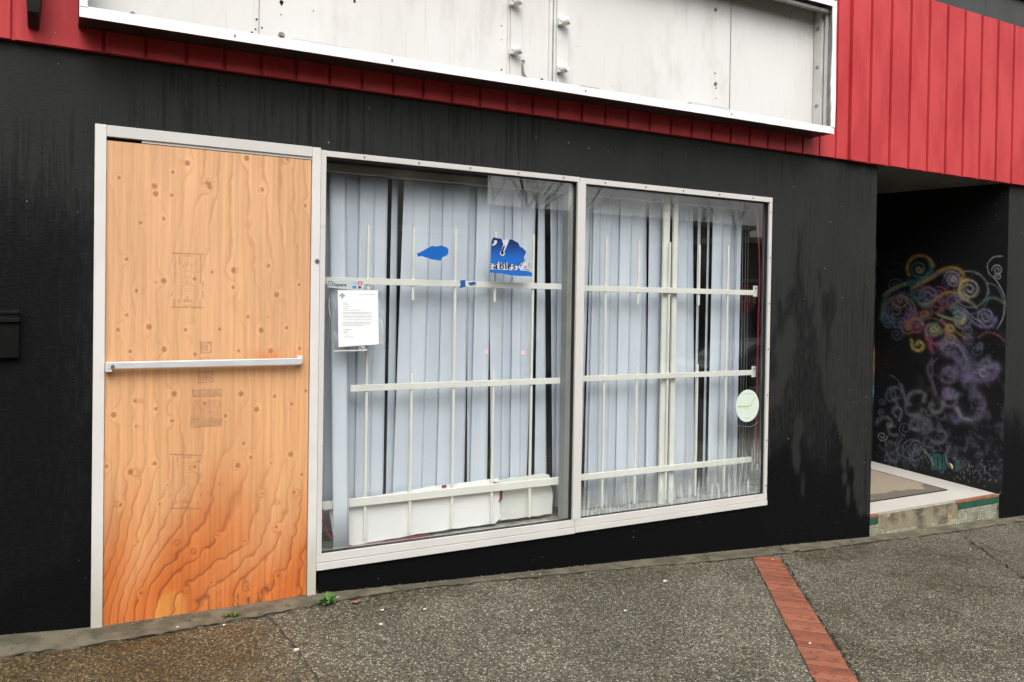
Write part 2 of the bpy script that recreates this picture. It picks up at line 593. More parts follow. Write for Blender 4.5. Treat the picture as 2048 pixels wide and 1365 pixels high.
# ------------------------------------------------------------------ ground
def gmesh(name, xs, ys, f, mat, label=None):
    v, fa = [], []
    for y in ys:
        for x in xs: v.append((x, y, f(x, y)))
    n = len(xs)
    for j in range(len(ys) - 1):
        for i in range(n - 1): fa.append([j * n + i, j * n + i + 1, (j + 1) * n + i + 1, (j + 1) * n + i])
    b = MB(); b.v, b.f = v, fa
    o = b.build(name, mat)
    return tag(o, kind='structure')


xs = sorted(set(GX + list(np.arange(-2, 9, .25)) + list(range(-30, 46, 3)) + [60, -60]))
gmesh('pavement', xs, [0.3, 0, -.5, -1, -1.5, -2, -3, -3.6, -4.6], lambda x, y: gz(x, y), M_PAVE)
gmesh('ground', [-90, -30, -2, 3, 12, 45, 90], [-4.75, -14, -14.2, -90], lambda x, y: gz(x, -4.6) - .15 + (y + 4.6) * .004, M_ASPH)
b = mb()
for i in range(len(xs) - 1):
    x0, x1 = xs[i], xs[i + 1]
    z0, z1 = gz(x0, -4.6), gz(x1, -4.6)
    b.hexa([(x0, -4.78, z0 - .3), (x1, -4.78, z1 - .3), (x0, -4.6, z0 - .3), (x1, -4.6, z1 - .3),
            (x0, -4.78, z0 - .002), (x1, -4.78, z1 - .002), (x0, -4.6, z0 - .002), (x1, -4.6, z1 - .002)])
tag(b.build('kerb', M_CONC), kind='structure')

# concrete strip along the foot of the wall
b = mb()
edge = [(-14, -.2), (-2, -.235), (-.33, -.225), (0, -.19), (.4, -.175), (.72, -.168), (1.0, -.14), (1.25, -.10), (1.6, -.075), (2.0, -.078), (2.5, -.10),
        (3.0, -.125), (3.5, -.145), (4.05, -.15), (4.6, -.13), (5.15, -.10), (5.6, -.12), (6.3, -.13), (7., -.11), (8, -.1), (20, -.1)]
ex = [e[0] for e in edge]; ey = [e[1] for e in edge]
sxs = list(np.arange(-14, 20, .12))
for i in range(len(sxs) - 1):
    a, c_ = sxs[i], sxs[i + 1]
    ja = .006 * math.sin(a * 37) + .004 * math.sin(a * 91); jc = .006 * math.sin(c_ * 37) + .004 * math.sin(c_ * 91)
    ya, yc = np.interp(a, ex, ey) + ja, np.interp(c_, ex, ey) + jc
    b.hexa([(a, ya, gz(a, ya) - .03), (c_, yc, gz(c_, yc) - .03), (a, .1, gz(a) - .03), (c_, .1, gz(c_) - .03),
            (a, ya, gz(a, ya) + .006), (c_, yc, gz(c_, yc) + .006), (a, .1, gz(a) + .012), (c_, .1, gz(c_) + .012)])
tag(b.build('foundation_strip', M_CONC), kind='structure')


def crack(name, pts, w, step=.03, seed=1, lift=.008):
    r = random.Random(seed)
    P = [np.array(p[:2]) for p in pts]
    out = []
    for i in range(len(P) - 1):
        L = np.linalg.norm(P[i + 1] - P[i]); n = max(2, int(L / step))
        for k in range(n): out.append(P[i] + (P[i + 1] - P[i]) * k / n)
    out.append(P[-1])
    b = mb(); prev = None
    for i, p in enumerate(out):
        d = out[min(i + 1, len(out) - 1)] - out[max(i - 1, 0)]; d = d / (np.linalg.norm(d) + 1e-9)
        nrm = np.array([-d[1], d[0]])
        q = p + nrm * r.uniform(-1, 1) * w * .8
        ww = w * r.uniform(.25, 1.0)
        if r.random() < .12: ww *= .1
        cur = (q - nrm * ww / 2, q + nrm * ww / 2)
        if prev:
            b.poly([(*prev[0], gz(*prev[0]) + lift), (*cur[0], gz(*cur[0]) + lift), (*cur[1], gz(*cur[1]) + lift), (*prev[1], gz(*prev[1]) + lift)])
        prev = cur
    return tag(b.build(name, M_CRACK), kind='structure')


crack('pavement_joint', [(x, np.interp(x, ex, ey) - .003) for x in np.arange(-2, 2.1, .1)], .013, seed=2)
crack('pavement_joint', [(x, np.interp(x, ex, ey) - .003) for x in np.arange(2.0, 9, .1)], .012, seed=3)
s0, s1 = np.array([3.97, -.155]), np.array([2.80, -1.685])
sdv = (s1 - s0) / np.linalg.norm(s1 - s0); snv = np.array([-sdv[1], sdv[0]])
hw = .094
crack('pavement_joint', [s0 + snv * (hw + .012) - sdv * .02, s0 + snv * (hw + .013) + sdv * 5.0], .012, seed=4)
crack('pavement_joint', [gnd(1928, 1075)[:2], gnd(1928, 1075)[:2] + sdv * 4.5], .014, seed=5)
crack('pavement_crack', [gnd(530, 1232)[:2], gnd(560, 1262)[:2], gnd(592, 1300)[:2], gnd(640, 1365)[:2]], .008, seed=6)
crack('pavement_crack', [gnd(873, 1183)[:2], gnd(850, 1215)[:2], gnd(822, 1250)[:2]], .003, seed=8)
crack('pavement_crack', [gnd(1382, 1127)[:2], gnd(1408, 1115)[:2], gnd(1425, 1125)[:2]], .012, seed=9, lift=.016)
crack('pavement_crack', [gnd(1700, 1085)[:2], gnd(1715, 1092)[:2], gnd(1745, 1090)[:2]], .012, seed=10, lift=.016)
crack('pavement_crack', [gnd(1560, 1100)[:2], gnd(1572, 1107)[:2], gnd(1600, 1105)[:2]], .014, seed=11, lift=.016)

# brick strip: soldier course laid across
b = mb(); tones = []
base_o = mb()
L = 5.2
pitch = .071
kk = int(L / pitch)
for i in range(kk):
    a0 = s0 + sdv * (i * pitch + .0035); a1 = s0 + sdv * ((i + 1) * pitch - .0035)
    j = rnd.uniform(-.004, .004); zt = .006 + rnd.uniform(-.0015, .002)
    c4 = [a0 - snv * (hw + j), a0 + snv * (hw + j), a1 - snv * (hw + j), a1 + snv * (hw + j)]
    b.hexa([(*q, gz(*q) - .03) for q in c4] + [(*q, gz(*q) + zt) for q in c4])
    tones += [rnd.choice((0, .2, .5, .8, 1.0, 1.25))] * 8
q = [s0 - snv * (hw - .004), s0 + snv * (hw - .004), s1 * 0 + s0 + sdv * L + snv * (hw - .004), s0 + sdv * L - snv * (hw - .004)]
o = b.build('brick_strip', M_BRICK)
me = o.data
at_ = me.attributes.new('tone', 'FLOAT', 'POINT'); at_.data.foreach_set('value', tones)
bev = o.modifiers.new('bevel', 'BEVEL'); bev.width = .003; bev.segments = 2
tag(o, kind='structure')
b = mb(); n_ = 40
for i in range(n_):
    a0 = s0 + sdv * (i * L / n_); a1 = s0 + sdv * ((i + 1) * L / n_)
    w_ = hw + .003
    b.poly([(*p, gz(*p) + .004) for p in (a0 - snv * w_, a0 + snv * w_, a1 + snv * w_, a1 - snv * w_)])
tag(b.build('brick_mortar', simple('dirty_mortar', (.07, .03, .02, 1), .9)), kind='structure')

# ------------------------------------------------------------------ building
SHOP = thing('shop_building', (0, 0, 0), 'single storey shop with black stucco wall, red board fascia and recessed doorway', 'building')

wetpolys = [  # pixel polygons of the damp, blacker areas
    [(-80, 1108), (25, 1085), (45, 1110), (75, 1098), (110, 1108), (140, 1085), (150, 1000), (152, 900), (165, 840), (200, 820), (200, 1400), (-80, 1400)],
    [(-80, 900), (10, 950), (22, 1040), (10, 1090), (-80, 1095)],
    [(620, 1100), (1100, 1060), (1285, 1045), (1300, 1085), (1330, 1050), (1362, 1048), (1370, 1080), (1400, 1072), (1430, 1040), (1480, 1030), (1535, 1000),
     (1530, 920), (1540, 640), (1575, 560), (1590, 470), (1606, 490), (1612, 620), (1640, 690), (1655, 800), (1680, 830), (1688, 900), (1700, 980), (1720, 1010), (1760, 1000), (1760, 1140), (620, 1230)],
    [(1640, 560), (1668, 545), (1672, 640), (1660, 700), (1645, 660)],
]
drypatch = [[(1585, 870), (1612, 860), (1612, 920), (1606, 990), (1592, 990), (1588, 930)],
            [(1288, 1045), (1340, 1040), (1345, 1070), (1320, 1085), (1296, 1080)],
            [(1545, 800), (1570, 780), (1590, 640), (1560, 640), (1540, 740)]]


def inpoly(px, py, poly):
    r = np.zeros(px.shape, bool)
    n = len(poly); j = n - 1
    for i in range(n):
        xi, yi = poly[i]; xj, yj = poly[j]
        c = ((yi > py) != (yj > py)) & (px < (xj - xi) * (py - yi) / (yj - yi + 1e-12) + xi)
        r ^= c; j = i
    return r


def blur(a, n):
    for _ in range(n):
        a = (a + np.roll(a, 1, 0) + np.roll(a, -1, 0) + np.roll(a, 1, 1) + np.roll(a, -1, 1)) / 5
    return a


def wet_shade_fun(x, z):
    w = np.zeros(x.shape)
    nx = (fbm(x * 9, z * 4, 3, 4) - .5) * .22; nz_ = (fbm(x * 26, z * 3, 9, 4) - .5) * .75
    X, Z = x + nx, z + nz_
    for pl in wetpolys:
        wp = [(at(u, v)[0], at(u, v)[2]) for u, v in pl]
        w[inpoly(X, Z, wp)] = 1
    for pl in drypatch:
        wp = [(at(u, v)[0], at(u, v)[2]) for u, v in pl]
        w[inpoly(X, Z, wp)] = .25
    w = blur(w, 2)
    w = w * (.55 + .45 * sstep(.62, .25, z + (fbm(x * 5, z * 3, 77) - .5) * .5))
    # damp plus light falloff painted darker towards the ground and on the left
    g = sstep(1.75, .9, z + (fbm(x * 2, z * 1, 5) - .5) * .8) * np.where(x < 2.6, .75, .30)
    g = np.maximum(g, sstep(.4, -.2, x) * sstep(2.35, 1.6, z) * .80)
    g = np.maximum(g, sstep(.20, .11, z + (fbm(x * 30, z * 9, 15) - .5) * .08) * sstep(4.9, 4.3, x) * sstep(.9, 1.05, x))
    return np.clip(np.maximum(w, g), 0, 1)


X0, X1, XA, XB = -.60, 14.0, 5.21, 6.90
ZT = 2.70
DX0, DX1, WX1, WZ0, WZ1 = .02, 1.02, 4.095, .135, 2.222


def axis(br, st):
    out = []
    for a, c in zip(br[:-1], br[1:]):
        n = max(1, int(round((c - a) / st)))
        out += list(np.linspace(a, c, n + 1)[:-1])
    return out + [br[-1]]


ax = axis([-2.2, DX0, DX1, WX1, XA], .016)
az = axis([-.45, .0, WZ0, WZ1, ZT], .016)
grid_obj('wall', (ax, 0), (az, 0), 0, 0, lambda a, b: (a, a * 0, b), M_WALL, {'wet': wet_shade_fun}, SHOP,
         holes=lambda a, b: ((a > DX0) & (a < DX1) & (b < WZ1) & (b > 0)) | ((a > DX1) & (a < WX1) & (b > WZ0) & (b < WZ1)))
ax = axis([XB, 7.6, 16], .03)
grid_obj('wall', (ax, 0), (axis([-1.2, ZT], .03), 0), 0, 0, lambda a, b: (a, a * 0, b), M_WALL,
         {'wet': lambda x, z: np.clip(sstep(.9, .2, z + (fbm(x * 5, z * 2, 4) - .5) * .7) * .95, .12, 1)}, SHOP)
b = mb()
b.box(-14, -2.2, 0, .2, -.4, ZT)
b.build('wall', M_WALL, SHOP)
# returns of the openings and body of the building
b = mb()
b.box(-14, 16, 2.9, 3.1, -1.2, 4.0).box(-14, -13.9, .2, 2.9, -1.2, 4.0).box(15.9, 16, .01, 2.9, -1.2, 4.0)
b.box(-13.9, 15.9, .25, 2.9, 3.85, 3.9)
b.build('wall', M_BLACKP, SHOP)
# room behind the window
b = mb()
def room(b, x0, x1, y0, y1, z0, z1):
    b.poly([(x0, y0, z0), (x1, y0, z0), (x1, y1, z0), (x0, y1, z0)])
    b.poly([(x0, y0, z1), (x0, y1, z1), (x1, y1, z1), (x1, y0, z1)])
    b.poly([(x0, y0, z0), (x0, y1, z0), (x0, y1, z1), (x0, y0, z1)])
    b.poly([(x1, y0, z0), (x1, y0, z1), (x1, y1, z1), (x1, y1, z0)])
    b.poly([(x0, y1, z0), (x1, y1, z0), (x1, y1, z1), (x0, y1, z1)])
room(b, 1.01, 4.55, .051, 2.6, .03, 2.42)
b.build('interior_wall', simple('interior_dark_paint', (.030, .030, .029, 1), .8, var=.3, scale=2), SHOP)
b = mb()
b.box(1.03, 4.5, .055, .42, .10, .185)
b.build('window_ledge', simple('interior_ledge', (.42, .42, .38, 1), .6, var=.4, scale=14, dirt=((.10, .09, .07, 1), 9, (1, 1, 1), .5)), SHOP)
b = mb()  # reveals of wall thickness round the windows
b.box(1.012, WX1 + .03, .002, .05, WZ1 - .03, WZ1 + .02)
b.box(4.118, 4.16, .002, .05, .10, WZ1 + .02)
b.box(4.52, 4.56, .05, .055, .1, 2.4)
b.build('window_reveal', M_BLACKP, SHOP)

# cladding
def cladding(name, xs, z0, z1, yf, gw, gd):
    b = mb()
    prof = []
    for i in range(len(xs) - 1):
        a, c = xs[i], xs[i + 1]
        prof += [(a, yf + gd), (a + gw * .5, yf + gd), (a + gw * .62, yf + .002), (a + gw * .9, yf), (c - gw * .9, yf + rnd.uniform(-.0015, .0015)), (c - gw * .62, yf + .002), (c - gw * .5, yf + gd)]
    prof.append((xs[-1], yf + gd))
    for i in range(len(prof) - 1):
        (xa, ya), (xc, yc) = prof[i], prof[i + 1]
        if abs(xa - xc) < 1e-6: continue
        b.poly([(xa, ya, z0), (xc, yc, z0), (xc, yc, z1), (xa, ya, z1)])
        b.poly([(xa, ya, z0), (xa, yf + .04, z0), (xc, yf + .04, z0), (xc, yc, z0)])
    return b.build(name, M_RED, SHOP)


SLOPE = 0
XR = [-.98, -.65, -.31, .031, .20, .37] + [round(.37 + .1672 * k, 4) for k in range(1, 27)]
XR = [x for x in XR if x < 4.76] + [4.85]
xl = [-14 + 1.0 * k for k in range(13)] + XR
cladding('cladding', xl, 2.549, 3.86, -.032, .013, .014)
XR2 = [4.862] + [4.835 + .2232 * k for k in range(1, 50)]
cladding('cladding', XR2, 2.545, 3.86, -.047, .025, .022)
b = mb()
b.box(4.848, 4.866, -.056, -.02, 2.545, 3.86)
b.build('cladding_trim', M_RED, SHOP, bevel=.003)
b = mb()
b.box(-14, 16, -.02, .22, 3.845, 4.10)
b.build('parapet', M_PARAPET, SHOP, bevel=.01)
b = mb()
b.box(-14, 16, -.05, .24, 4.10, 4.125)
b.build('parapet_cap', M_PARAPET, SHOP, bevel=.004)
b = mb()
b.box(-14, XA, -.0, .03, 2.66, 3.9).box(XB, 16, 0, .03, 2.66, 3.9)
b.box(XA, XB, -.006, .03, 2.60, 3.9)
b.build('fascia_backing', M_BLACKP, SHOP)
# soffit boards, running into the recess
b = mb()
n = 17
for i in range(n):
    xa = XA - .02 + (XB - XA + .04) * i / n; xc = XA - .02 + (XB - XA + .04) * (i + 1) / n - .008
    b.hexa([(xa, -.006, 2.560), (xc, -.006, 2.560), (xa, 1.3, 2.603), (xc, 1.3, 2.603), (xa, -.006, 2.61), (xc, -.006, 2.61), (xa, 1.3, 2.65), (xc, 1.3, 2.65)])
b.build('soffit', simple('soffit_paint', (.17, .175, .155, 1), .6, var=.3, scale=3, dirt=((.27, .27, .23, 1), 3, (1, 1, 1), .62)), SHOP)
b = mb()
b.box(XA - .15, XB + .15, -.005, 1.4, 2.652, 2.67)
b.build('soffit', M_DARK, SHOP)

# alcove: side, back
b = mb()
b.box(XA - .16, XA, .002, 1.3, -.4, 2.66)
b.build('alcove_wall', M_BLACKP, SHOP)

# mural --------------------------------------------------------------
def mur(X, Y):  # zoom coords -> (y, z) on side wall plane
    p = atx(1600 + X / 1.951, 350 + Y / 1.951, XB)
    return p[1], p[2]


strokes = []


def sp_(cx, cy, r0, r1, a0, turns, w, col, al=.8, sx=1.0):
    P = []
    n = int(24 * abs(turns)) + 6
    for i in range(n):
        t = i / (n - 1)
        r = r0 + (r1 - r0) * t; a = R(a0) + 2 * math.pi * turns * t
        P.append((cx + r * math.cos(a) * sx, cy + r * math.sin(a)))
    strokes.append((P, w, col, al))


def ln(P, w, col, al=.8):
    Q = []  # catmull
    P = [P[0]] + list(P) + [P[-1]]
    for i in range(1, len(P) - 2):
        for k in range(8):
            t = k / 8
            q = [0.5 * ((2 * P[i][d]) + (-P[i - 1][d] + P[i + 1][d]) * t + (2 * P[i - 1][d] - 5 * P[i][d] + 4 * P[i + 1][d] - P[i + 2][d]) * t * t
                        + (-P[i - 1][d] + 3 * P[i][d] - 3 * P[i + 1][d] + P[i + 2][d]) * t ** 3) for d in (0, 1)]
            Q.append(tuple(q))
    Q.append(P[-1])
    strokes.append((Q, w, col, al))


OR, TE, PU, GY, WH, YE, PK, DP = (.50, .29, .08), (.055, .22, .20), (.20, .16, .29), (.22, .22, .26), (.42, .43, .46), (.50, .40, .12), (.32, .09, .15), (.06, .05, .09)
sp_(375, 400, 58, 25, 200, 1.3, 9, (.03, .03, .035), .8)
ln([(318, 560), (325, 500), (350, 455), (400, 428), (450, 415), (490, 400), (512, 370), (505, 335)], 11, TE, .75)
ln([(325, 470), (360, 445), (410, 425)], 5, OR, .8)
sp_(468, 365, 50, 52, 150, .55, 7, OR, .9)
sp_(465, 367, 36, 5, 20, 1.8, 4, TE, .9)
sp_(463, 368, 14, 3, 0, 1.0, 5, YE, .7)
ln([(440, 440), (480, 418), (520, 395), (545, 375), (590, 362), (625, 372), (636, 395), (625, 415)], 8, OR, .85)
ln([(455, 425), (500, 400), (560, 378), (600, 376)], 5, GY, .6)
sp_(595, 408, 34, 4, 200, 2.0, 6, (.35, .27, .33), .75)
sp_(597, 405, 12, 2, 0, 1, 8, WH, .6)
ln([(470, 505), (510, 500), (540, 475), (580, 458), (620, 462), (650, 472)], 7, OR, .8)
ln([(430, 430), (440, 470), (470, 505), (500, 515)], 7, TE, .7)
sp_(660, 447, 44, 6, 130, 2.1, 5, (.38, .38, .34), .8)
sp_(660, 447, 40, 38, 100, .45, 9, YE, .9)
sp_(662, 452, 80, 60, 220, .9, 4, GY, .7)
sp_(655, 470, 95, 70, 250, .6, 3, GY, .45)
sp_(503, 470, 36, 8, 160, 1.6, 7, PU, .85)
sp_(388, 535, 64, 62, 170, .6, 6, (.30, .20, .10), .65)
sp_(385, 530, 52, 48, 120, .9, 7, PU, .7)
sp_(372, 530, 30, 6, 90, 1.7, 5, GY, .6)
sp_(430, 535, 22, 6, 0, 1.4, 5, PU, .7)
sp_(341, 575, 28, 5, 200, 1.8, 5, (.07, .17, .22), .9)
sp_(396, 582, 27, 5, 150, 1.7, 5, (.13, .14, .20), .9)
sp_(450, 592, 34, 5, 160, 1.9, 8, PK, .75)
sp_(452, 588, 30, 26, 170, .5, 6, OR, .8)
sp_(488, 545, 18, 5, 120, 1.3, 5, OR, .7)
sp_(530, 615, 50, 40, 300, .8, 10, PK, .85)
sp_(522, 607, 32, 5, 140, 1.8, 6, (.16, .26, .22), .9)
sp_(522, 600, 14, 6, 0, 1.0, 7, YE, .8)
ln([(515, 690), (505, 660), (510, 630)], 14, PK, .6)
ln([(435, 645), (440, 675), (465, 685), (480, 665), (465, 650), (455, 662)], 8, YE, .9)
sp_(585, 600, 18, 6, 150, 1.2, 6, YE, .85)
ln([(540, 545), (580, 560), (630, 572), (642, 550), (620, 530), (600, 540)], 6, (.30, .36, .25), .85)
ln([(632, 575), (643, 560)], 9, YE, .8)
sp_(617, 540, 30, 8, 200, 1.4, 5, TE, .7)
ln([(640, 525), (660, 560), (700, 590), (745, 590), (762, 560)], 8, PU, .9)
sp_(725, 552, 34, 5, 100, 1.9, 5, (.24, .21, .30), .85)
ln([(650, 530), (680, 560), (720, 578)], 3, WH, .5)
ln([(790, 318), (755, 322), (732, 350), (738, 385), (760, 405), (785, 445), (800, 490), (795, 550), (770, 600)], 2.2, WH, .7)
sp_(770, 372, 22, 4, 180, 1.6, 2.4, WH, .75)
sp_(772, 398, 14, 3, 180, 1.4, 2.2, WH, .7)
ln([(730, 420), (770, 440), (795, 500), (790, 560)], 2, GY, .6)
sp_(295, 350, 12, 6, 180, 1, 2, WH, .5)
ln([(545, 670), (570, 650), (605, 655), (640, 690), (652, 730), (640, 780)], 22, (.17, .16, .22), .6)
ln([(550, 680), (580, 655), (620, 670), (650, 720)], 3, WH, .5)
ln([(575, 700), (605, 690), (630, 740)], 10, (.2, .2, .24), .45)
ln([(640, 800), (680, 770), (720, 750), (765, 745)], 20, PU, .7)
ln([(660, 790), (700, 800), (745, 790), (768, 760)], 22, PU, .55)
sp_(715, 770, 20, 5, 0, 1.2, 6, WH, .35)
ln([(515, 720), (498, 760), (515, 810), (530, 860)], 9, (.15, .14, .19), .65)
ln([(540, 715), (520, 735), (515, 790)], 3, GY, .6)
sp_(575, 850, 20, 4, 0, 1.5, 14, PU, .8)
ln([(560, 870), (600, 870), (630, 855)], 9, (.09, .07, .12), .6)
ln([(680, 840), (705, 880), (705, 930), (670, 955), (630, 945), (612, 915)], 24, (.13, .12, .16), .6)
ln([(612, 910), (630, 945), (665, 955)], 8, WH, .35)
ln([(350, 780), (380, 800), (400, 840), (410, 880)], 2.5, GY, .5)
ln([(412, 895), (425, 860), (455, 845), (485, 855), (480, 885)], 10, (.20, .20, .22), .7)
ln([(395, 820), (405, 860), (418, 890)], 8, (.2, .2, .24), .55)
ln([(375, 945), (362, 925), (375, 905), (395, 920), (385, 960)], 7, GY, .6)
ln([(440, 940), (490, 950), (508, 985), (480, 1005)], 20, (.13, .14, .15), .6)
sp_(320, 1020, 20, 4, 0, 1.5, 2, WH, .65)
sp_(346, 975, 12, 3, 0, 1.6, 2, WH, .5)
sp_(320, 885, 14, 3, 0, 1.5, 2, GY, .6)
sp_(318, 925, 14, 3, 90, 1.5, 2, GY, .6)
sp_(410, 990, 26, 8, 90, 1.4, 3, GY, .5)
sp_(440, 1070, 50, 20, 0, 1.6, 4, (.14, .16, .22), .6)
sp_(455, 1060, 30, 8, 120, 1.4, 3, GY, .6)
sp_(500, 1040, 26, 8, 0, 1.2, 6, (.14, .14, .2), .55)
for i in range(46):
    x_ = 330 + rnd.random() * 210; y_ = 1010 + rnd.random() * 110
    ln([(x_, y_), (x_ + rnd.uniform(-14, 14), y_ + rnd.uniform(8, 24)), (x_ + rnd.uniform(-22, 22), y_ + rnd.uniform(20, 50))], 2.4, (.16, .18, .24), rnd.uniform(.25, .6))
for i in range(9):
    x_ = 515 + i * 6 + rnd.uniform(-3, 3)
    ln([(x_, 1085 + rnd.random() * 20), (x_ + rnd.uniform(-3, 3), 1120), (x_ + 2, 1150)], 3, (.06, .28, .24), .65)
for x_ in (608, 613, 618): ln([(x_, 1115), (x_ + 1, 1155)], 3, (.06, .25, .22), .6)
ln([(480, 1070), (505, 1100), (520, 1130)], 5, WH, .35)
ln([(585, 1060), (570, 1095), (580, 1140)], 5, WH, .3)
for i in range(70):
    x_ = rnd.gauss(690, 60); y_ = rnd.gauss(1150, 40)
    ln([(x_, y_), (x_ + rnd.uniform(-6, 6), y_ + rnd.uniform(-8, 12))], 2.6, (.3, .31, .38), rnd.uniform(.2, .6))
for i in range(60):
    x_ = rnd.uniform(560, 790); y_ = rnd.uniform(940, 1150)
    ln([(x_, y_), (x_ + rnd.uniform(-10, 10), y_ + rnd.uniform(-10, 14))], 5, (.10, .10, .15), rnd.uniform(.15, .4))
r2 = random.Random(5)
muted = [(.30, .19, .07), (.05, .17, .16), (.17, .14, .24), (.22, .22, .27), (.26, .09, .14), (.10, .14, .22), (.34, .30, .16)]
for i in range(34):   # crowd of small curls between the big ones
    cx, cy = r2.gauss(500, 110), r2.gauss(520, 75)
    if not (325 < cx < 740 and 380 < cy < 690): continue
    sp_(cx, cy, r2.uniform(14, 34), 4, r2.uniform(0, 360), r2.uniform(1.0, 1.9) * r2.choice((1, 1, -1)), r2.uniform(3, 6), r2.choice(muted), r2.uniform(.4, .75))
for i in range(16):
    cx, cy = r2.uniform(340, 740), r2.uniform(420, 640)
    a = r2.uniform(-.6, .6)
    ln([(cx, cy), (cx + 35, cy - 22 + 30 * a), (cx + 75, cy - 12 + 50 * a), (cx + 100, cy + 12 + 40 * a)], r2.uniform(3, 7), r2.choice(muted), r2.uniform(.35, .6))
for i in range(20):   # paler scrolls low on the wall
    cx, cy = r2.uniform(330, 560), r2.uniform(850, 1080)
    sp_(cx, cy, r2.uniform(16, 44), 12, r2.uniform(0, 360), r2.uniform(.35, .8) * r2.choice((1, -1)), r2.uniform(5, 12), r2.choice([(.20, .20, .24), (.14, .15, .20), (.24, .24, .26)]), r2.uniform(.25, .5))
for i in range(14):
    cx, cy = r2.uniform(540, 760), r2.uniform(680, 960)
    sp_(cx, cy, r2.uniform(22, 48), 8, r2.uniform(0, 360), r2.uniform(.4, 1.0), r2.uniform(8, 18), r2.choice([(.16, .13, .24), (.20, .19, .25), (.12, .10, .18)]), r2.uniform(.35, .6))
strokes_side = strokes


def muralcol(Yg, Zg):
    base = .0065 + .004 * fbm(Yg * 6, Zg * 6, 2)
    C = np.stack([base, base * 1.02, base * 1.15], -1)
    chalk = .05 + 1.35 * fbm(Yg * 70, Zg * 60, 5, 4)
    dab = fbm(Yg * 14, Zg * 12, 8, 4)
    haze = sstep(.52, .70, dab) * sstep(1.5, .9, Zg) * sstep(-.05, .15, Zg) * sstep(1.2, .6, Yg + .2)
    C += (np.array([.06, .06, .08]) * .55)[None, None] * haze[..., None]
    ya, za = Yg[0, :], Zg[:, 0]
    soft = [(P, w * 1.5 + 3, col, al * .30) for P, w, col, al in strokes_side if w > 3.5]
    echo = [([(x_ + 7, y_ + 5) for x_, y_ in P], w * .55, tuple(c_ * .8 for c_ in col), al * .6) for P, w, col, al in strokes_side if w > 4]
    for P, w, col, al in soft + echo + strokes_side:
        S = [mur(*p) for p in P]
        # local scale: pixels -> metres
        cx, cy = P[len(P) // 2]
        y0, z0 = mur(cx, cy); y1, z1 = mur(cx, cy + 10)
        r = max(.005, abs(z1 - z0) / 10 * w * .56)
        ys = [s[0] for s in S]; zs = [s[1] for s in S]
        i0, i1 = np.searchsorted(ya, [min(ys) - 3 * r, max(ys) + 3 * r]); j0, j1 = np.searchsorted(za, [min(zs) - 3 * r, max(zs) + 3 * r])
        if i1 <= i0 or j1 <= j0: continue
        YY, ZZ = Yg[j0:j1, i0:i1], Zg[j0:j1, i0:i1]
        D = np.full(YY.shape, 9.)
        for k in range(len(S) - 1):
            a = np.array(S[k]); c = np.array(S[k + 1]); d = c - a; l2 = d @ d + 1e-12
            tt = np.clip(((YY - a[0]) * d[0] + (ZZ - a[1]) * d[1]) / l2, 0, 1)
            D = np.minimum(D, np.hypot(YY - a[0] - tt * d[0], ZZ - a[1] - tt * d[1]))
        al_ = al * np.exp(-(D / r) ** 2 * .9) * np.clip(chalk[j0:j1, i0:i1], 0, 1)
        sub = C[j0:j1, i0:i1]
        C[j0:j1, i0:i1] = sub * (1 - al_[..., None]) + np.array(col) * al_[..., None]
    return C


grid_obj('mural_wall', (0.0, 1.30), (-.35, 2.64), 330, 560, lambda a, b: (a * 0 + XB, a, b), M_MURAL, {'col': muralcol}, SHOP)


def backcol(X, Z):
    base = .007 + .003 * fbm(X * 6, Z * 6, 2)
    C = np.stack([base, base, base * 1.1], -1)
    n = fbm(X * 9, Z * 5, 12, 4)
    for zc, hz, col in ((1.62, .35, (.05, .13, .15)), (1.35, .25, (.22, .16, .28)), (.98, .3, (.30, .17, .07)), (.62, .28, (.05, .2, .30)), (2.0, .1, (.2, .2, .2))):
        m_ = np.exp(-((Z - zc) / (hz * .6)) ** 2) * sstep(.40, .62, n + .12 * np.sin(X * 20 + zc * 9))
        C = C * (1 - m_[..., None]) + np.array(col) * m_[..., None]
    return C


grid_obj('mural_wall', (XA, XB), (-.2, 2.64), 170, 280, lambda a, b: (a, a * 0 + 1.27, b), M_MURAL, {'col': backcol}, SHOP)

# alcove floor and step
def fz(y): return -.083 + .052 * y
def floor_quad(b, x0, x1, y0, y1, lift=0, th=.02):
    b.hexa([(x0, y0, fz(y0) - th), (x1, y0, fz(y0) - th), (x0, y1, fz(y1) - th), (x1, y1, fz(y1) - th),
            (x0, y0, fz(y0) + lift), (x1, y0, fz(y0) + lift), (x0, y1, fz(y1) + lift), (x1, y1, fz(y1) + lift)])
    return b


b = floor_quad(mb(), XA, XB, .06, 1.27)
b.build('alcove_floor', simple('cream_floor_paint', (.60, .565, .51, 1), .5, var=.06, scale=3, dirt=((.55, .50, .42, 1), 5, (1, 1, 1), .62)), SHOP)
b = mb()
b.box(XA, XB, .024, .059, -.45, -.088)
t = NT('worn_step_concrete')
c = t.mix(t.ramp(t.noise(9, 6, rough=.7), .4, .65), (.27, .23, .15, 1), (.12, .10, .065, 1))
c = t.mix(t.ramp(t.noise(3.2, 5, (1, 1, 2)), .52, .62), c, (.09, .075, .055, 1))
c = t.mix(t.ramp(t.noise(6, 4), .60, .68), c, (.46, .30, .13, 1))
t.set('Base Color', c).set('Roughness', .8); t.bump(t.noise(60, 5), .8, .006)
M_STEP = t.m
b.build('step', M_STEP, SHOP, bevel=.006)
b = mb(); b.box(XA, XB, .022, .06, -.0875, -.080)
step_lip = b.build('step_lip', simple('grey_step_lip', (.40, .36, .29, 1), .7, var=.3, scale=20), SHOP, bevel=.002)
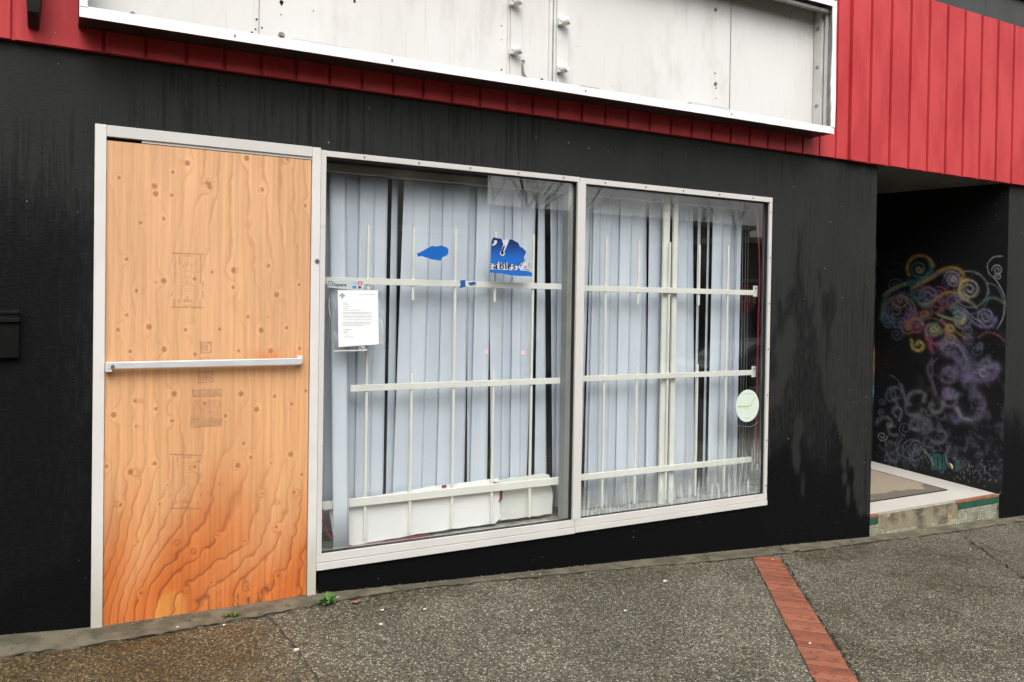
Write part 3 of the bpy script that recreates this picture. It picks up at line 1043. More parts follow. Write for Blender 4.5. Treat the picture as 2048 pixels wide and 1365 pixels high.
# mosaic tiles left on the step face
def tiles(name, x0, x1, z0, z1, mat_, sz=.024, keep=lambda x, z: True, parent=SHOP):
    b = mb(); z = z1
    while z - sz > z0 - .001:
        x = x0
        while x < x1 - .004:
            xe = min(x + sz, x1)
            if keep(x, z): b.box(x + .0022, xe - .0022, .0195 - rnd.uniform(0, .001), .0236, z - sz + .0022, z - .0022)
            x += sz
        z -= sz
    return b.build(name, mat_, parent)


M_TILE = simple('cream_mosaic', (.44, .43, .33, 1), .4, var=.35, scale=30, dirt=((.17, .22, .13, 1), 8, (1, 1, 1), .50))
M_GTILE = simple('green_tile', (.018, .10, .055, 1), .3, var=.3, scale=14)
gl0 = lambda x: gz(x) + .012
tiles('mosaic_tiles', 6.33, 6.86, -.30, -.150, M_TILE, keep=lambda x, z: z > gl0(x))
tiles('mosaic_tiles', 5.21, 5.33, -.26, -.150, M_TILE, keep=lambda x, z: z > gl0(x))
tiles('mosaic_tiles', 5.33, 5.80, -.30, -.150, M_TILE, keep=lambda x, z: gl0(x) < z < gl0(x) + .032)
tiles('mosaic_tiles', 5.98, 6.33, -.30, -.150, M_TILE, keep=lambda x, z: gl0(x) < z < gl0(x) + .046 + .02 * math.sin(x * 9))
for (xa_, xb_) in ((6.33, 6.465), (6.467, 6.60), (6.602, 6.74), (6.742, 6.88), (5.213, 5.33)):
    mb().box(xa_, xb_, .016, .0236, -.150, -.096).build('green_tile', M_GTILE, SHOP, bevel=.002)
M_TERRA = simple('terracotta_edge', (.36, .13, .07, 1), .6, var=.3, scale=25)
for (xa_, xb_) in ((6.30, 6.86), (5.213, 5.33)):
    mb().box(xa_, xb_, .014, .05, -.0955, -.0785).build('step_edge', M_TERRA, SHOP, bevel=.002)

MATL = thing('doormat', (5.8, .8, fz(.8)), 'flat brown mat lying on the cream floor of the recessed entrance', 'doormat')
t = NT('mat_fibre')
sxx = t.n('SeparateXYZ'); t.l(t.coord(), sxx.inputs[0])
w_ = t.ramp(t.math('ADD', sxx.outputs[1], t.math('MULTIPLY', t.noise(3.2, 5), .35)), .60, .57)
c = t.mix(w_, (.34, .28, .20, 1), (.125, .105, .085, 1))
c = t.mix(t.ramp(t.noise(90, 4), .4, .8), c, (.24, .20, .15, 1))
t.set('Base Color', c).set('Roughness', .9); t.bump(t.noise(200, 3), .6, .002)
b = mb()
mx1 = 6.57
floor_quad(b, XA, mx1, .285, 1.12, .005, 0.0)
b.build('mat', t.m, MATL)
b = mb()
floor_quad(b, XA, mx1 + .008, .277, .285, .007, 0.0); floor_quad(b, mx1, mx1 + .008, .285, 1.12, .007, 0.0)
b.build('mat_edging', M_DARK, MATL)

# ------------------------------------------------------------------ door frame
b = mb()
b.box(.0, .046, -.014, .05, -.02, 2.238)
b.build('door_frame', M_JAMB, SHOP, bevel=.002)
b = mb()
b.box(.963, 1.006, -.014, .05, -.002, 2.236)
lp = b.build('door_frame', M_JAMB, SHOP, bevel=.002)
b = mb(); b.box(.047, .962, -.013, .05, 2.187, 2.237)
b.build('door_head', M_ALU, SHOP, bevel=.002)
b = mb(); b.box(.19, .962, -.005, .05, 2.174, 2.1865)
b.build('door_head', M_ALU, SHOP, bevel=.001)
b = mb(); b.box(.047, .962, -.02, .06, -.016, .004)
b.build('threshold', simple('threshold_metal', (.42, .41, .38, 1), .35, metal=.5, var=.3, scale=20), SHOP, bevel=.002)
b = mb(); c_ = at(632.5, 523)
b.disc((c_[0], -.0141, c_[2]), (0, -1, 0), .011, .004).disc((c_[0], -.018, c_[2]), (0, -1, 0), .006, .003)
b.build('lock_cylinder', M_SCREW, lp)
b = mb(); b.box(.047, .962, .03, .06, .005, 2.186)
DOOR = b.build('door', M_BLACKP, SHOP)
# push bar
b = mb()
xl_, xr_ = at(215, 730)[0], .926
xr_ = at(603, 723, -.048)[0]; q4 = [at(217, 738.8, -.048)[2], at(603, 730, -.048)[2], at(217, 725, -.048)[2], at(603, 716.6, -.048)[2]]
b.hexa([(xl_, -.048, q4[0]), (xr_, -.048, q4[1]), (xl_, -.030, q4[0]), (xr_, -.030, q4[1]), (xl_, -.048, q4[2]), (xr_, -.048, q4[3]), (xl_, -.030, q4[2]), (xr_, -.030, q4[3])])
pb = b.build('push_bar', M_ALU2, DOOR, bevel=.003)
mb().box(.048, .075, -.045, .0, 1.148, 1.190).build('bracket', M_ALU, DOOR, bevel=.002)
mb().box(.895, .922, -.032, .0, 1.166, 1.204).build('bracket', M_ALU, DOOR, bevel=.002)
b = mb(); b.disc((xl_ + .018, -.048, 1.172), (0, -1, 0), .008, .003)
b.build('bolt', M_SCREW, DOOR)

# ------------------------------------------------------------------ plywood
PX0, PX1 = .0475, .9595
knots = [(375, 327), (414, 367), (524, 380), (493, 317), (575, 320), (238, 356), (309, 373), (343, 391), (419, 367), (311, 388), (327, 438), (281, 446), (419, 374), (610, 412),
         (253, 519), (467, 541), (537, 532), (389, 558), (327, 562), (273, 582), (466, 575), (553, 590), (598, 570), (236, 660), (298, 654), (371, 660), (439, 659), (522, 661),
         (573, 656), (260, 703), (328, 699), (390, 709), (477, 702), (541, 702), (599, 697), (496, 634), (348, 788), (270, 802), (312, 818), (227, 830), (409, 807), (451, 832),
         (482, 788), (549, 793), (583, 808), (513, 819), (344, 842), (487, 887), (581, 909), (611, 782), (310, 927), (261, 944), (213, 933), (389, 934), (475, 931), (501, 915), (541, 926),
         (603, 949), (335, 970), (439, 968), (241, 1010), (319, 1008), (525, 987), (588, 985), (275, 1083), (352, 1084), (389, 1105), (435, 1070), (490, 1082), (552, 1054), (422, 1165),
         (281, 1186), (493, 1174), (556, 1151), (374, 1181), (424, 545), (312, 565), (535, 634), (253, 631), (272, 853), (558, 1005), (345, 345)]
kw = [(at(u, v)[0], at(u, v)[2]) for u, v in knots]
kr = [.0068 if i % 3 else .0095 for i in range(len(kw))]
smallset = set(range(len(kw) - 26, len(kw)))


def plycol(x, z):
    F = 14 * x + 3.2 * vnoise(x * 2.6, z * .8, 3) + 1.0 * vnoise(x * 5, z * 1.7 + 9, 4) + .5 * fbm(x * 14, z * 7, 6, 3) + .12 * vnoise(x * 45, z * 30, 7)
    amp = 1.0
    # strong cathedral patterns low on the sheet
    F = F + 5.2 * sstep(.8, .1, z) * vnoise(x * 3.2, z * 2.4, 23) + .35 * sstep(1, 0, z) * vnoise(x * 30, z * 30, 11)
    K = np.zeros(x.shape); H = np.zeros(x.shape); Rg = np.zeros(x.shape)
    for i, ((kx, kz), r) in enumerate(zip(kw, kr)):
        if i in smallset: r *= .62
        e = 1 + .25 * ((i * 37) % 7 - 3) / 3
        d = np.hypot((x - kx), (z - kz) / (1.0 + .12 * e))
        F += .95 * np.exp(-(d / (r * 3.4)) ** 2) * (1 if i % 2 else -1)
        K = np.maximum(K, sstep(r * 1.12, r * .8, d) * (.55 + .45 * np.abs(np.sin(d / r * 5))))
        Rg = np.maximum(Rg, np.exp(-((d - r) / (r * .28)) ** 2) * (.9 if i % 3 == 0 else .55))
        H = np.maximum(H, np.exp(-((d - r * 1.9) / (r * .9)) ** 2) * .5)
    ph = F - np.floor(F)
    # sharp late-wood edge
    L = np.exp(-((ph - .5) / (.05 + .05 * vnoise(x * 9, z * 6, 45))) ** 2) - .35 * np.exp(-((ph - .66) / .07) ** 2) + .45 * sstep(.0, .5, ph) * (ph < .5) * .6
    fine = fbm(x * 90, z * 2.2, 14, 3)
    low = sstep(.80, .08, z + .30 * (fbm(x * 4, z * 2, 31) - .5) + .10 * np.sin(F))
    vis = -.14 + .95 * fbm(x * 3.5, z * 2.2, 41) * (1 - .3 * low) + .75 * low
    top = np.array([.70, .395, .205]); mid = np.array([.69, .365, .170]); bot = np.array([.60, .165, .036])
    t1 = sstep(1.6, .7, z)[..., None]; t2 = (low ** 1.3)[..., None]
    C = top * (1 - t1) + mid * t1
    C = C * (1 - t2) + bot * t2
    # yellow islands near the foot
    isl = sstep(.58, .72, vnoise(x * 6 + 3, z * 4, 51)) * sstep(.5, .2, z)
    C = C * (1 - .55 * isl[..., None]) + np.array([.72, .34, .08]) * .55 * isl[..., None]
    red = sstep(.55, .75, fbm(x * 7 + 9, z * 3, 61)) * sstep(.55, .1, z)
    C = C * (1 - .3 * red[..., None]) + np.array([.50, .10, .02]) * .3 * red[..., None]
    C *= (1 - .34 * (fine - .5))[..., None]
    C *= (1 - .22 * (fbm(x * 5, z * 1.2, 44, 4) - .5))[..., None]
    dk = np.array([.46, .20, .075]) * (1 - low[..., None]) + np.array([.26, .050, .012]) * low[..., None]
    a = np.clip(L * vis * .85, -.12, .9)[..., None]
    C = C * (1 - a) + dk * a
    F2 = 46 * x + 5 * vnoise(x * 3, z * 1.0, 24) + 1.2 * fbm(x * 12, z * 5, 26, 3)
    p2 = F2 - np.floor(F2)
    a2 = (np.exp(-((p2 - .5) / .12) ** 2) * (.30 * sstep(.30, .6, x) * sstep(1.5, .8, z) + .10) * sstep(.35, .65, fbm(x * 3, z * 2, 27)))[..., None]
    C = C * (1 - a2) + dk * a2
    C = C * (1 + .09 * H[..., None])
    kc = np.array([.27, .095, .04])
    K = (K * .75)[..., None]; C = C * (1 - K) + kc * K
    Rg = (np.clip(Rg, 0, 1) * .5)[..., None]; C = C * (1 - Rg) + np.array([.22, .075, .03]) * Rg
    # stained streaks under the bar fixing and right edge
    ink = np.zeros(x.shape)
    br = fbm(x * 70, z * 70, 71, 3)

    def P2(u, v):
        p = at(u, v); return p[0], p[2]

    def seg(u0, v0, u1, v1, w=.0022, s=1.0):
        nonlocal ink
        a_ = np.array(P2(u0, v0)); c2 = np.array(P2(u1, v1)); d = c2 - a_; l2 = d @ d + 1e-12
        tt = np.clip(((x - a_[0]) * d[0] + (z - a_[1]) * d[1]) / l2, 0, 1)
        D = np.hypot(x - a_[0] - tt * d[0], z - a_[1] - tt * d[1])
        ink = np.maximum(ink, np.exp(-(D / w) ** 2) * s)

    for oy, sx_, kk_ in ((0, 0, 1), (402, -4, 1.05)):
        T = lambda X, Y: (330 + X / 9.745 + sx_, 490 + Y / 9.745 + oy)
        for q in (((145, 165), (745, 190)), ((130, 1215), (735, 1225))): seg(*T(*q[0]), *T(*q[1]), s=.95)
        for q in (((195, 210), (185, 750)), ((695, 220), (690, 760)), ((740, 720), (735, 840)), ((735, 910), (735, 1030)), ((180, 1060), (178, 1190)), ((262, 1060), (262, 1130)),
                  ((680, 1080), (678, 1190)), ((350, 1185), (520, 1185)), ((380, 215), (540, 225)), ((280, 220), (278, 390)), ((360, 400), (360, 440)), ((520, 400), (520, 440)),
                  ((420, 680), (422, 750)), ((130, 930), (125, 1000))): seg(*T(*q[0]), *T(*q[1]), w=.0022, s=.7)
        seg(*T(380, 1090), *T(500, 1095), w=.006, s=.5); seg(*T(435, 1010), *T(440, 1080), w=.004, s=.5)
        # illegible lines of print
        for k in range(16):
            yy = 290 + k * 44
            seg(*T(385, yy), *T(510, yy + 3), w=.0016, s=.22 + .15 * ((k * 7) % 3)); seg(*T(220, yy + 30), *T(330, yy + 30), w=.0016, s=.25); seg(*T(560, yy + 10), *T(660, yy + 10), w=.0016, s=.22)
    # small grade stamps
    T = lambda X, Y: (370 + X / 6.82, 670 + Y / 6.82)
    for q in (((205, 100), (370, 100)), ((350, 110), (352, 240)), ((215, 250), (352, 240)), ((210, 100), (218, 250))): seg(*T(*q[0]), *T(*q[1]), w=.0026, s=.8)
    seg(*T(238, 120), *T(240, 230), w=.007, s=.45)
    seg(*T(265, 118), *T(330, 112), w=.004, s=.5)
    for q in (((275, 150), (275, 205)), ((275, 205), (300, 218)), ((300, 218), (305, 150)), ((275, 150), (300, 143))): seg(*T(*q[0]), *T(*q[1]), w=.0022, s=.8)
    for q in (((205, 330), (215, 318)), ((225, 318), (330, 305)), ((330, 305), (332, 340))): seg(*T(*q[0]), *T(*q[1]), w=.0022, s=.6)
    for q in (((178, 515), (378, 505)), ((378, 505), (380, 635)), ((380, 635), (182, 655)), ((182, 655), (178, 515))): seg(*T(*q[0]), *T(*q[1]), w=.0022, s=.85)
    # upside-down letters
    for q in (((205, 545), (205, 620)), ((205, 620), (245, 615)), ((245, 540), (245, 615)), ((205, 580), (245, 578)),
              ((262, 540), (290, 538)), ((262, 578), (290, 576)), ((262, 615), (290, 612)), ((290, 538), (290, 612)),
              ((310, 540), (350, 535)), ((350, 535), (350, 608)), ((350, 608), (310, 612)), ((310, 612), (310, 540)), ((310, 575), (350, 572))): seg(*T(*q[0]), *T(*q[1]), w=.002, s=.8)
    # grey banner stamp
    for yy in range(750, 1250, 14):
        if 850 < yy < 890: continue
        s_ = .55 if yy < 850 or yy > 1140 else .32
        lft = 100 + (8 if yy < 1000 else -(yy - 1000) * .1)
        seg(*T(lft, yy), *T(495, yy - 6), w=.0028, s=s_)
    for q in (((75, 1262), (490, 1235)), ((105, 750), (105, 780)), ((110, 840), (200, 838))): seg(*T(*q[0]), *T(*q[1]), w=.0028, s=.8)
    seg(*T(150, 900), *T(190, 970), w=.005, s=.4); seg(*T(460, 900), *T(470, 970), w=.004, s=.5); seg(*T(370, 1100), *T(440, 1100), w=.004, s=.4)
    ink *= np.clip(.15 + 1.25 * br, 0, 1)
    C = C * (1 - (.95 * ink[..., None])) + np.array([.17, .08, .06]) * .95 * ink[..., None]
    # rust stain near bar end
    sx, sz = P2(560, 712)
    rs = np.exp(-(((x - sx) / .16) ** 2 + ((z - sz) / .03) ** 2)) * sstep(.3, .7, fbm(x * 20, z * 12, 81))
    C = C * (1 - .6 * rs[..., None]) + np.array([.60, .17, .04]) * .6 * rs[..., None]
    # grubby foot & mould specks
    md = sstep(.09, .03, z - .02 * x) * sstep(.55, .7, fbm(x * 60, z * 18, 91)) * sstep(.35, .6, x)
    C = C * (1 - .75 * md[..., None]) + np.array([.06, .05, .035]) * .75 * md[..., None]
    return np.clip(C, 0, 1)


BOARD = thing('plywood_board', (.5, .0, .01), 'tall knotty plywood sheet boarding up the doorway, wet orange at its foot', 'board')
ztop = lambda x: 2.174 - .003 * x
grid_obj('sheet', (PX0, PX1), (0., 1.), 300, 700, lambda a, b: (a, a * 0 - .003, .0075 + b * (2.171 - .0075)), M_PLY,
         {'col': lambda a, b: plycol(a, .0075 + b * (2.171 - .0075))}, BOARD)
b = mb()
b.box(PX0, PX1, -.0025, .012, .0075, 2.171)
b.build('sheet_edge', simple('plywood_edge', (.35, .20, .09, 1), .8, var=.4, scale=60, sc=(1, 1, 6)), BOARD)

# ------------------------------------------------------------------ windows
def window(x0, x1, xj0, xj1, zt0, zt1, zb0, nm, gm, zbb):
    """x0..x1 outer, glass xj0..xj1; the frame mesh plus sub-parts"""
    b = mb()
    b.box(x0, x1, -.012, .035, zt0, zt1)                       # head
    b.box(x0, x1, -.012, .045, zb0 + .030, zb0 + .075)          # upper sill bar
    b.box(x0, x1, -.018, .045, zb0, zb0 + .0275)       # lower sill bar
    return b


WZT = 2.227
fb = mb()
fb.box(1.0075, 1.034, -.012, .035, .205, WZT)           # left jamb
fb.box(1.0345, 2.552, -.010, .035, 2.197, WZT - .001)      # head left
fb.box(1.0075, 2.552, -.013, .048, .163, .204)
fb.box(1.0075, 2.552, -.018, .048, .124, .160)
F1 = fb.build('window', M_ALU, SHOP, bevel=.0015)
fb = mb()
fb.box(2.537, 2.593, -.016, .06, .2045, 2.196)            # mullion

F0 = fb.build('window_mullion', M_ALU, SHOP, bevel=.0015)
mb().box(2.5, 2.536, .028, .088, .2045, 2.196).build('mullion_return', simple('dull_inner_metal', (.30, .31, .29, 1), .5), F0)
fb = mb()
fb.box(2.5535, 4.122, -.014, .035, 2.190, WZT - .004)
fb.box(4.096, 4.122, -.0135, .035, .206, 2.1895)
fb.box(2.5535, 4.124, -.0135, .048, .163, .205)
fb.box(2.5535, 4.124, -.0185, .048, .128, .1605)
F2 = fb.build('window', M_ALU, SHOP, bevel=.0015)
tag(F1); F1['label'] = 'left half of the shop window in a pale metal frame'
F2['label'] = 'right half of the shop window, glass fogged along its foot'
for (a, c, z0, z1, F) in ((1.034, 2.537, .204, 2.197, F1), (2.593, 4.096, .205, 2.190, F2)):
    g_ = .004
    b = mb()
    b.box(a, a + g_, .0, .027, z0, z1).box(c - g_, c, .0, .027, z0, z1).box(a, c, .001, .027, z1 - g_ * 1.6, z1).box(a, c, .001, .027, z0, z0 + g_)
    b.build('gasket', M_GASKET, F)
    b = mb().poly([(a, .018, z0), (c, .018, z0), (c, .018, z1), (a, .018, z1)])
    b.build('pane', M_GLASS if F is F1 else M_GLASSF, F, fixn=False)
# brown sealant line above the sill inside
for (u, v) in ((727.5, 311), (836.5, 325.5), (939, 337.5), (1035, 347.6), (1125, 356.5)):
    p = at(u, v); mb().disc((p[0], -.0101, 2.212), (0, -1, 0), .0052, .0025, 10).build('screw', M_SCREW, F1)
for (u, v) in ((1208, 366), (1289, 373), (1364, 381), (1436, 388), (1503, 395)):
    p = at(u, v); mb().disc((p[0], -.0141, 2.207), (0, -1, 0), .0052, .0025, 10).build('screw', M_SCREW, F2)
for v in (425, 516, 608, 699, 790, 880, 970):
    p = at(1535, v); mb().disc((4.109, -.0136, p[2]), (0, -1, 0), .0052, .0025, 10).build('screw', M_SCREW, F2)

# ------------------------------------------------------------------ security bars
def grille(label, x0, x1, bars, rods):
    T = thing('security_grille', ((x0 + x1) / 2, .1, .2), label, 'grille', 'cream security bars behind the shop window')
    for (a, c, z, h) in bars:
        mb().box(a, c, .092, .112, z - h / 2, z + h / 2).build('crossbar', M_CREAM, T, bevel=.0015)
    for x, spans in rods:
        for (z0, z1) in spans:
            mb().box(x - .0065, x + .0065, .098, .1105, z0, z1).build('rod', M_CREAM, T, bevel=.001)
    return T


G1 = grille('cream steel security bars behind the left pane, with a loose lower crossbar', 1.05, 2.5,
            [(1.045, 2.56, 1.582, .034), (1.207, 2.56, 1.020, .034), (1.045, 2.56, .419, .042)],
            [(1.298, [(.22, 1.8775)]), (1.553, [(.22, 1.09), (1.487, 1.88)]), (1.806, [(.22, 1.885)]), (2.056, [(.22, 1.095), (1.485, 1.885)]), (2.309, [(.22, 1.885)])])
G2 = grille('cream steel security bars behind the right pane, with bolted end brackets', 2.66, 4.1,
            [(2.62, 4.10, 1.577, .034), (2.62, 4.095, 1.026, .034), (2.62, 4.08, .424, .036)],
            [(2.830, [(.22, 1.89)]), (3.082, [(.22, 1.09), (1.487, 1.885)]), (3.333, [(.22, 1.89)]), (3.584, [(.22, 1.095), (1.485, 1.885)]), (3.837, [(.22, 1.89)])])
for z in (1.585, 1.03):
    b = mb(); b.box(4.062, 4.100, .086, .092, z - .035, z + .04)
    b.build('bracket', M_CREAM, G2, bevel=.001)
    b = mb(); b.disc((4.080, .086, z + .022), (0, -1, 0), .006, .003, 8); b.build('bolt', M_SCREW, G2)
for (x, w_, dz, lb) in ((3.325, .050, 1.0, 'wide cream upright behind the right pane, left of the narrower one'), (3.400, .036, 1.0, 'narrow cream upright behind the right pane beside the dark slot')):
    b = mb(); b.box(x - w_ / 2, x + w_ / 2, .125, .143, .186, 2.19)
    o = b.build('upright_post', M_CREAM, None, bevel=.002, loc=(x, .13, .186))
    tag(o, lb, 'post', 'cream uprights behind the right pane')

# ------------------------------------------------------------------ blinds
TL = [(646, 663, 645, 667, .36, .3), (661, 690, 665, 696, .20, .9), (690, 716, 688, 711, .31, .5), (717, 746, 710.5, 740, .30, .7), (745, 773, 739, 767, .305, .8),
      (780, 795, 772.5, 790, .34, .5), (802, 826, 788.5, 822, .31, .8), (824, 856, 816, 846, .305, .9), (855, 885, 844, 877, .31, .6), (884, 904.5, 875, 901, .305, .8),
      (904, 932, 901, 929, .30, .7), (934.5, 953, 933.5, 944, .32, .5), (951, 978, 942, 974.5, .30, .9), (977.5, 1009, 981, 1004, .31, .6), (1007, 1024.5, 1002, 1022, .32, .5),
      (1025.5, 1043, 1021, 1040, .305, .8), (1041, 1067, 1038, 1054.5, .31, .8), (1075, 1090, 1069.5, 1092, .32, .7), (1101, 1112, 1104, 1112, .32, .5), (1114, 1154, 1111, 1152, .31, .6)]
TR = [(1150, 1178, 1146, 1165.5, .31, .6), (1179, 1199, 1170.5, 1176, .32, .8), (1184, 1199, 1176, 1194.5, .305, .6), (1199, 1219, 1195, 1212, .31, .8), (1219.5, 1238, 1213, 1232, .32, .6),
      (1239, 1262, 1232.5, 1255, .31, .9), (1260, 1283, 1253, 1274, .315, .9), (1285.5, 1294, 1276, 1291.5, .33, .5), (1297.5, 1322, 1292.5, 1316, .31, .8),
      (1348, 1374, 1341, 1369, .31, .9), (1374, 1388, 1369.5, 1386.5, .32, .6), (1393.5, 1401, 1387.5, 1393.5, .33, .6), (1412.5, 1418.5, 1405.5, 1412, .33, .6), (1424, 1442, 1417, 1435, .31, .9),
      (1442.5, 1460, 1435, 1452.5, .32, .8), (1460, 1464.5, 1453, 1457.5, .33, .5), (1465, 1468.5, 1458, 1461.5, .34, .7), (1469, 1472.5, 1462, 1466, .33, .5), (1473, 1481, 1466.5, 1474, .32, .8)]


def blinds(label, table, vt, vb, x0, x1, zb, ztp=2.148):
    T = thing('vertical_blind', ((x0 + x1) / 2, .3, 2.17), label, 'blind', 'vertical blinds hanging in the shop window')
    b = mb(); b.box(x0, x1, .145, .225, 2.150, 2.192)
    b.build('headrail', simple('headrail_grey', (.42, .44, .41, 1), .5), T, bevel=.002)
    for i, (a, c, d, e, Y, tone) in enumerate(table):
        if i + 1 < len(table):
            if 0 < i and table[i + 1][0] - c < 3.2: c = max(c, table[i + 1][0] + 2.2)
            if 0 < i and table[i + 1][2] - e < 3.2: e = max(e, table[i + 1][2] + 2.2)
        hang = (Y == .20)
        if not hang: Y -= .115
        tl, tr_, bl, br = at(a, vt, Y), at(c, vt, Y), at(d, vb, Y), at(e, vb, Y)
        if hang: tl, tr_, bl, br = at(a, vt, .15), at(c, vt, .15), at(d, vb, .075), at(e, vb, .075)
        zt_ = ztp
        z0_ = zb + rnd.uniform(-.008, .01)
        if i == 1 and table is TL: z0_ = .195
        kt = (zt_ - tl[2]) / (tl[2] - bl[2]); kb = (tl[2] - z0_) / (tl[2] - bl[2])
        def ext(t_, b_, k):
            return t_[0] + (t_[0] - b_[0]) * k
        w = MB(); nz, nx_ = 9, 6
        rev = 1 if i % 3 else -1
        for j in range(nz):
            f = j / (nz - 1)
            z = z0_ + (zt_ - z0_) * f
            k = (z - tl[2]) / (tl[2] - bl[2])
            xl2 = tl[0] + (tl[0] - bl[0]) * k; xr2 = tr_[0] + (tr_[0] - br[0]) * k
            for q in range(nx_):
                g = q / (nx_ - 1)
                bow = .0018 * (1 - (2 * g - 1) ** 2)
                w.v.append((xl2 + (xr2 - xl2) * g, (.075 + (z - bl[2]) * (.075 / (tl[2] - bl[2])) if hang else Y) - bow * rev + .010 * (g - .5) * (1 if tone < .65 else -.4) + .0012 * math.sin(f * 5 + i), z))
        for j in range(nz - 1):
            for q in range(nx_ - 1):
                k0 = j * nx_ + q
                w.f.append([k0, k0 + 1, k0 + nx_ + 1, k0 + nx_])
        o = w.build('slat', M_BLIND, T, smooth=True)
        sol = o.modifiers.new('thick', 'SOLIDIFY'); sol.thickness = .001
        a_ = o.data.attributes.new('tone', 'FLOAT', 'POINT'); a_.data.foreach_set('value', [tone] * len(o.data.vertices))
    return T


B1 = blinds('pale blue vertical blind with crooked slats behind the left pane', TL, 540, 910, 1.08, 2.62, .23)
B2 = blinds('pale blue vertical blind behind the right pane, bunched at its right end', TR, 532, 890, 2.625, 4.10, .20)
# cord and bead chain
b = mb(); p0, p1 = at(1358, 400, .155), at(1355, 575, .155)
for k in range(46):
    f = k / 45
    b.disc((p0[0] + .004 * math.sin(f * 9), .155, p0[2] + (p1[2] - p0[2]) * f), (0, 0, 1), .0028, .004, 6)
b.build('bead_chain', M_SCREW, B2)
for u in (1486, 1492, 1497):
    p0, p1 = at(u, 420, .22), at(u - 8, 960, .22)
    mb().tube([p0, (p0 + p1) / 2 + np.array([.005, 0, 0]), p1], .0016, 6).build('cord', simple('cord_grey', (.35, .35, .32, 1), .6), B2)

# foam boards at the foot of the left window
def board(name, label, px, Y, col_mat, th=.012):
    pts = []
    for (u, v) in px:
        p = at(u, v, Y); pts.append((p[0], Y, p[2]))
    r = []
    for i in range(len(pts)):
        a, c = np.array(pts[i]), np.array(pts[(i + 1) % len(pts)])
        n_ = max(1, int(np.linalg.norm(c - a) / .05))
        for k in range(n_):
            q = a + (c - a) * k / n_
            r.append((q[0] + rnd.uniform(-.002, .002), Y, q[2] + rnd.uniform(-.0025, .0025)))
    o = mb().plate(r, (0, 1, 0), th).build(name, col_mat, None, loc=(pts[0][0], Y, .2))
    return tag(o, label, 'board', 'white boards standing behind the left pane')


M_WP2 = simple('off_white_board', (.78, .80, .74, 1), .6, var=.06, scale=4, dirt=((.55, .56, .50, 1), 7, (1, 1, .5), .6))
board('white_board', 'brighter white board standing behind the lowest security bar', [(658, 1015), (700, 1001), (880, 972), (997, 957), (1000, 1038), (990, 1047), (850, 1066), (670, 1098)], .125, M_WPANEL)
board('white_board', 'duller white board with red scraps, right of the brighter one behind the left pane', [(990, 962), (1088, 948), (1098, 950), (1106, 990), (1104, 1028), (1000, 1042)], .145, M_WP2)
for (pp, lb) in (([(884, 971), (893, 970), (893, 975), (884, 977)], 'small red vinyl scrap on the brighter white board'),
                 ([(985, 964), (1001, 966), (1001, 969), (990, 970)], 'thin red vinyl scrap at the joint of the two white boards'),
                 ([(1000, 982), (1005, 981), (1005, 997), (1001, 1003), (997, 1005), (1000, 996)], 'curled red vinyl scrap hanging down the duller white board')):
    ps = [at(u, v, .121) for u, v in pp]
    tag(mb().plate([(p[0], .121, p[2]) for p in ps], (0, 1, 0), .002).build('vinyl_scrap', M_REDTUBE, None, loc=tuple(ps[0])), lb, 'scrap', 'red vinyl scraps behind the left pane')


def curve(pts, n=8):
    P = [np.array(p, float) for p in pts]
    P = [P[0]] + P + [P[-1]]; out = []
    for i in range(1, len(P) - 2):
        for k in range(n):
            t = k / n
            out.append(.5 * ((2 * P[i]) + (-P[i - 1] + P[i + 1]) * t + (2 * P[i - 1] - 5 * P[i] + 4 * P[i + 1] - P[i + 2]) * t * t + (-P[i - 1] + 3 * P[i] - 3 * P[i + 1] + P[i + 2]) * t ** 3))
    out.append(P[-1]); return out


pts = [at(u, v, .07) for u, v in ((644, 1018), (648, 1045), (657, 1070), (672, 1083), (695, 1092), (720, 1093), (760, 1087), (810, 1078), (856, 1070))]
o = mb().tube(curve(pts), .0055, 8).build('red_tube', M_REDTUBE, None, smooth=True, loc=tuple(pts[4]))
tag(o, 'red rubber tube curling along the sill behind the left pane', 'tube')
T = thing('red_cable', tuple(at(1515, 935, .065)), 'red cable hanging down the right end of the window, ending in a metal tip', 'cable')
pts = [at(u, v, .065) for u, v in ((1508, 412), (1514, 440), (1518, 500), (1519, 560), (1517, 640), (1515, 720), (1514, 800), (1513, 870), (1515, 925))]
mb().tube(curve(pts), .0055, 8).build('cable', M_REDTUBE, T, smooth=True)
p = at(1515, 928, .065); mb().tube([p, p - np.array([0, 0, .028])], .007, 8).build('plug_tip', M_ALU2, T)
p = p - np.array([0, 0, .034]); mb().tube([p + np.array([0, 0, .008]), p, p - np.array([0, 0, .01])], [.005, .012, .006], 10).build('metal_tip', M_ALU2, T)

# ------------------------------------------------------------------ stickers and papers (on the glass)
GY_ = .016


def plate(name, px, Y, mat_, parent=None, th=.0006, jitter=0, loc=None, dens=None):
    pts = [at(u, v, Y) for u, v in px]
    if jitter:
        r = []
        for i in range(len(pts)):
            a, c = pts[i], pts[(i + 1) % len(pts)]
            n_ = max(1, int(np.linalg.norm(c - a) / (dens or .008)))
            for k in range(n_):
                q = a + (c - a) * k / n_
                r.append((q[0] + rnd.uniform(-1, 1) * jitter, Y, q[2] + rnd.uniform(-1, 1) * jitter))
        pts = r
    else:
        pts = [(p[0], Y, p[2]) for p in pts]
    return mb().plate(pts, (0, -1, 0), th).build(name, mat_, parent, loc=loc)


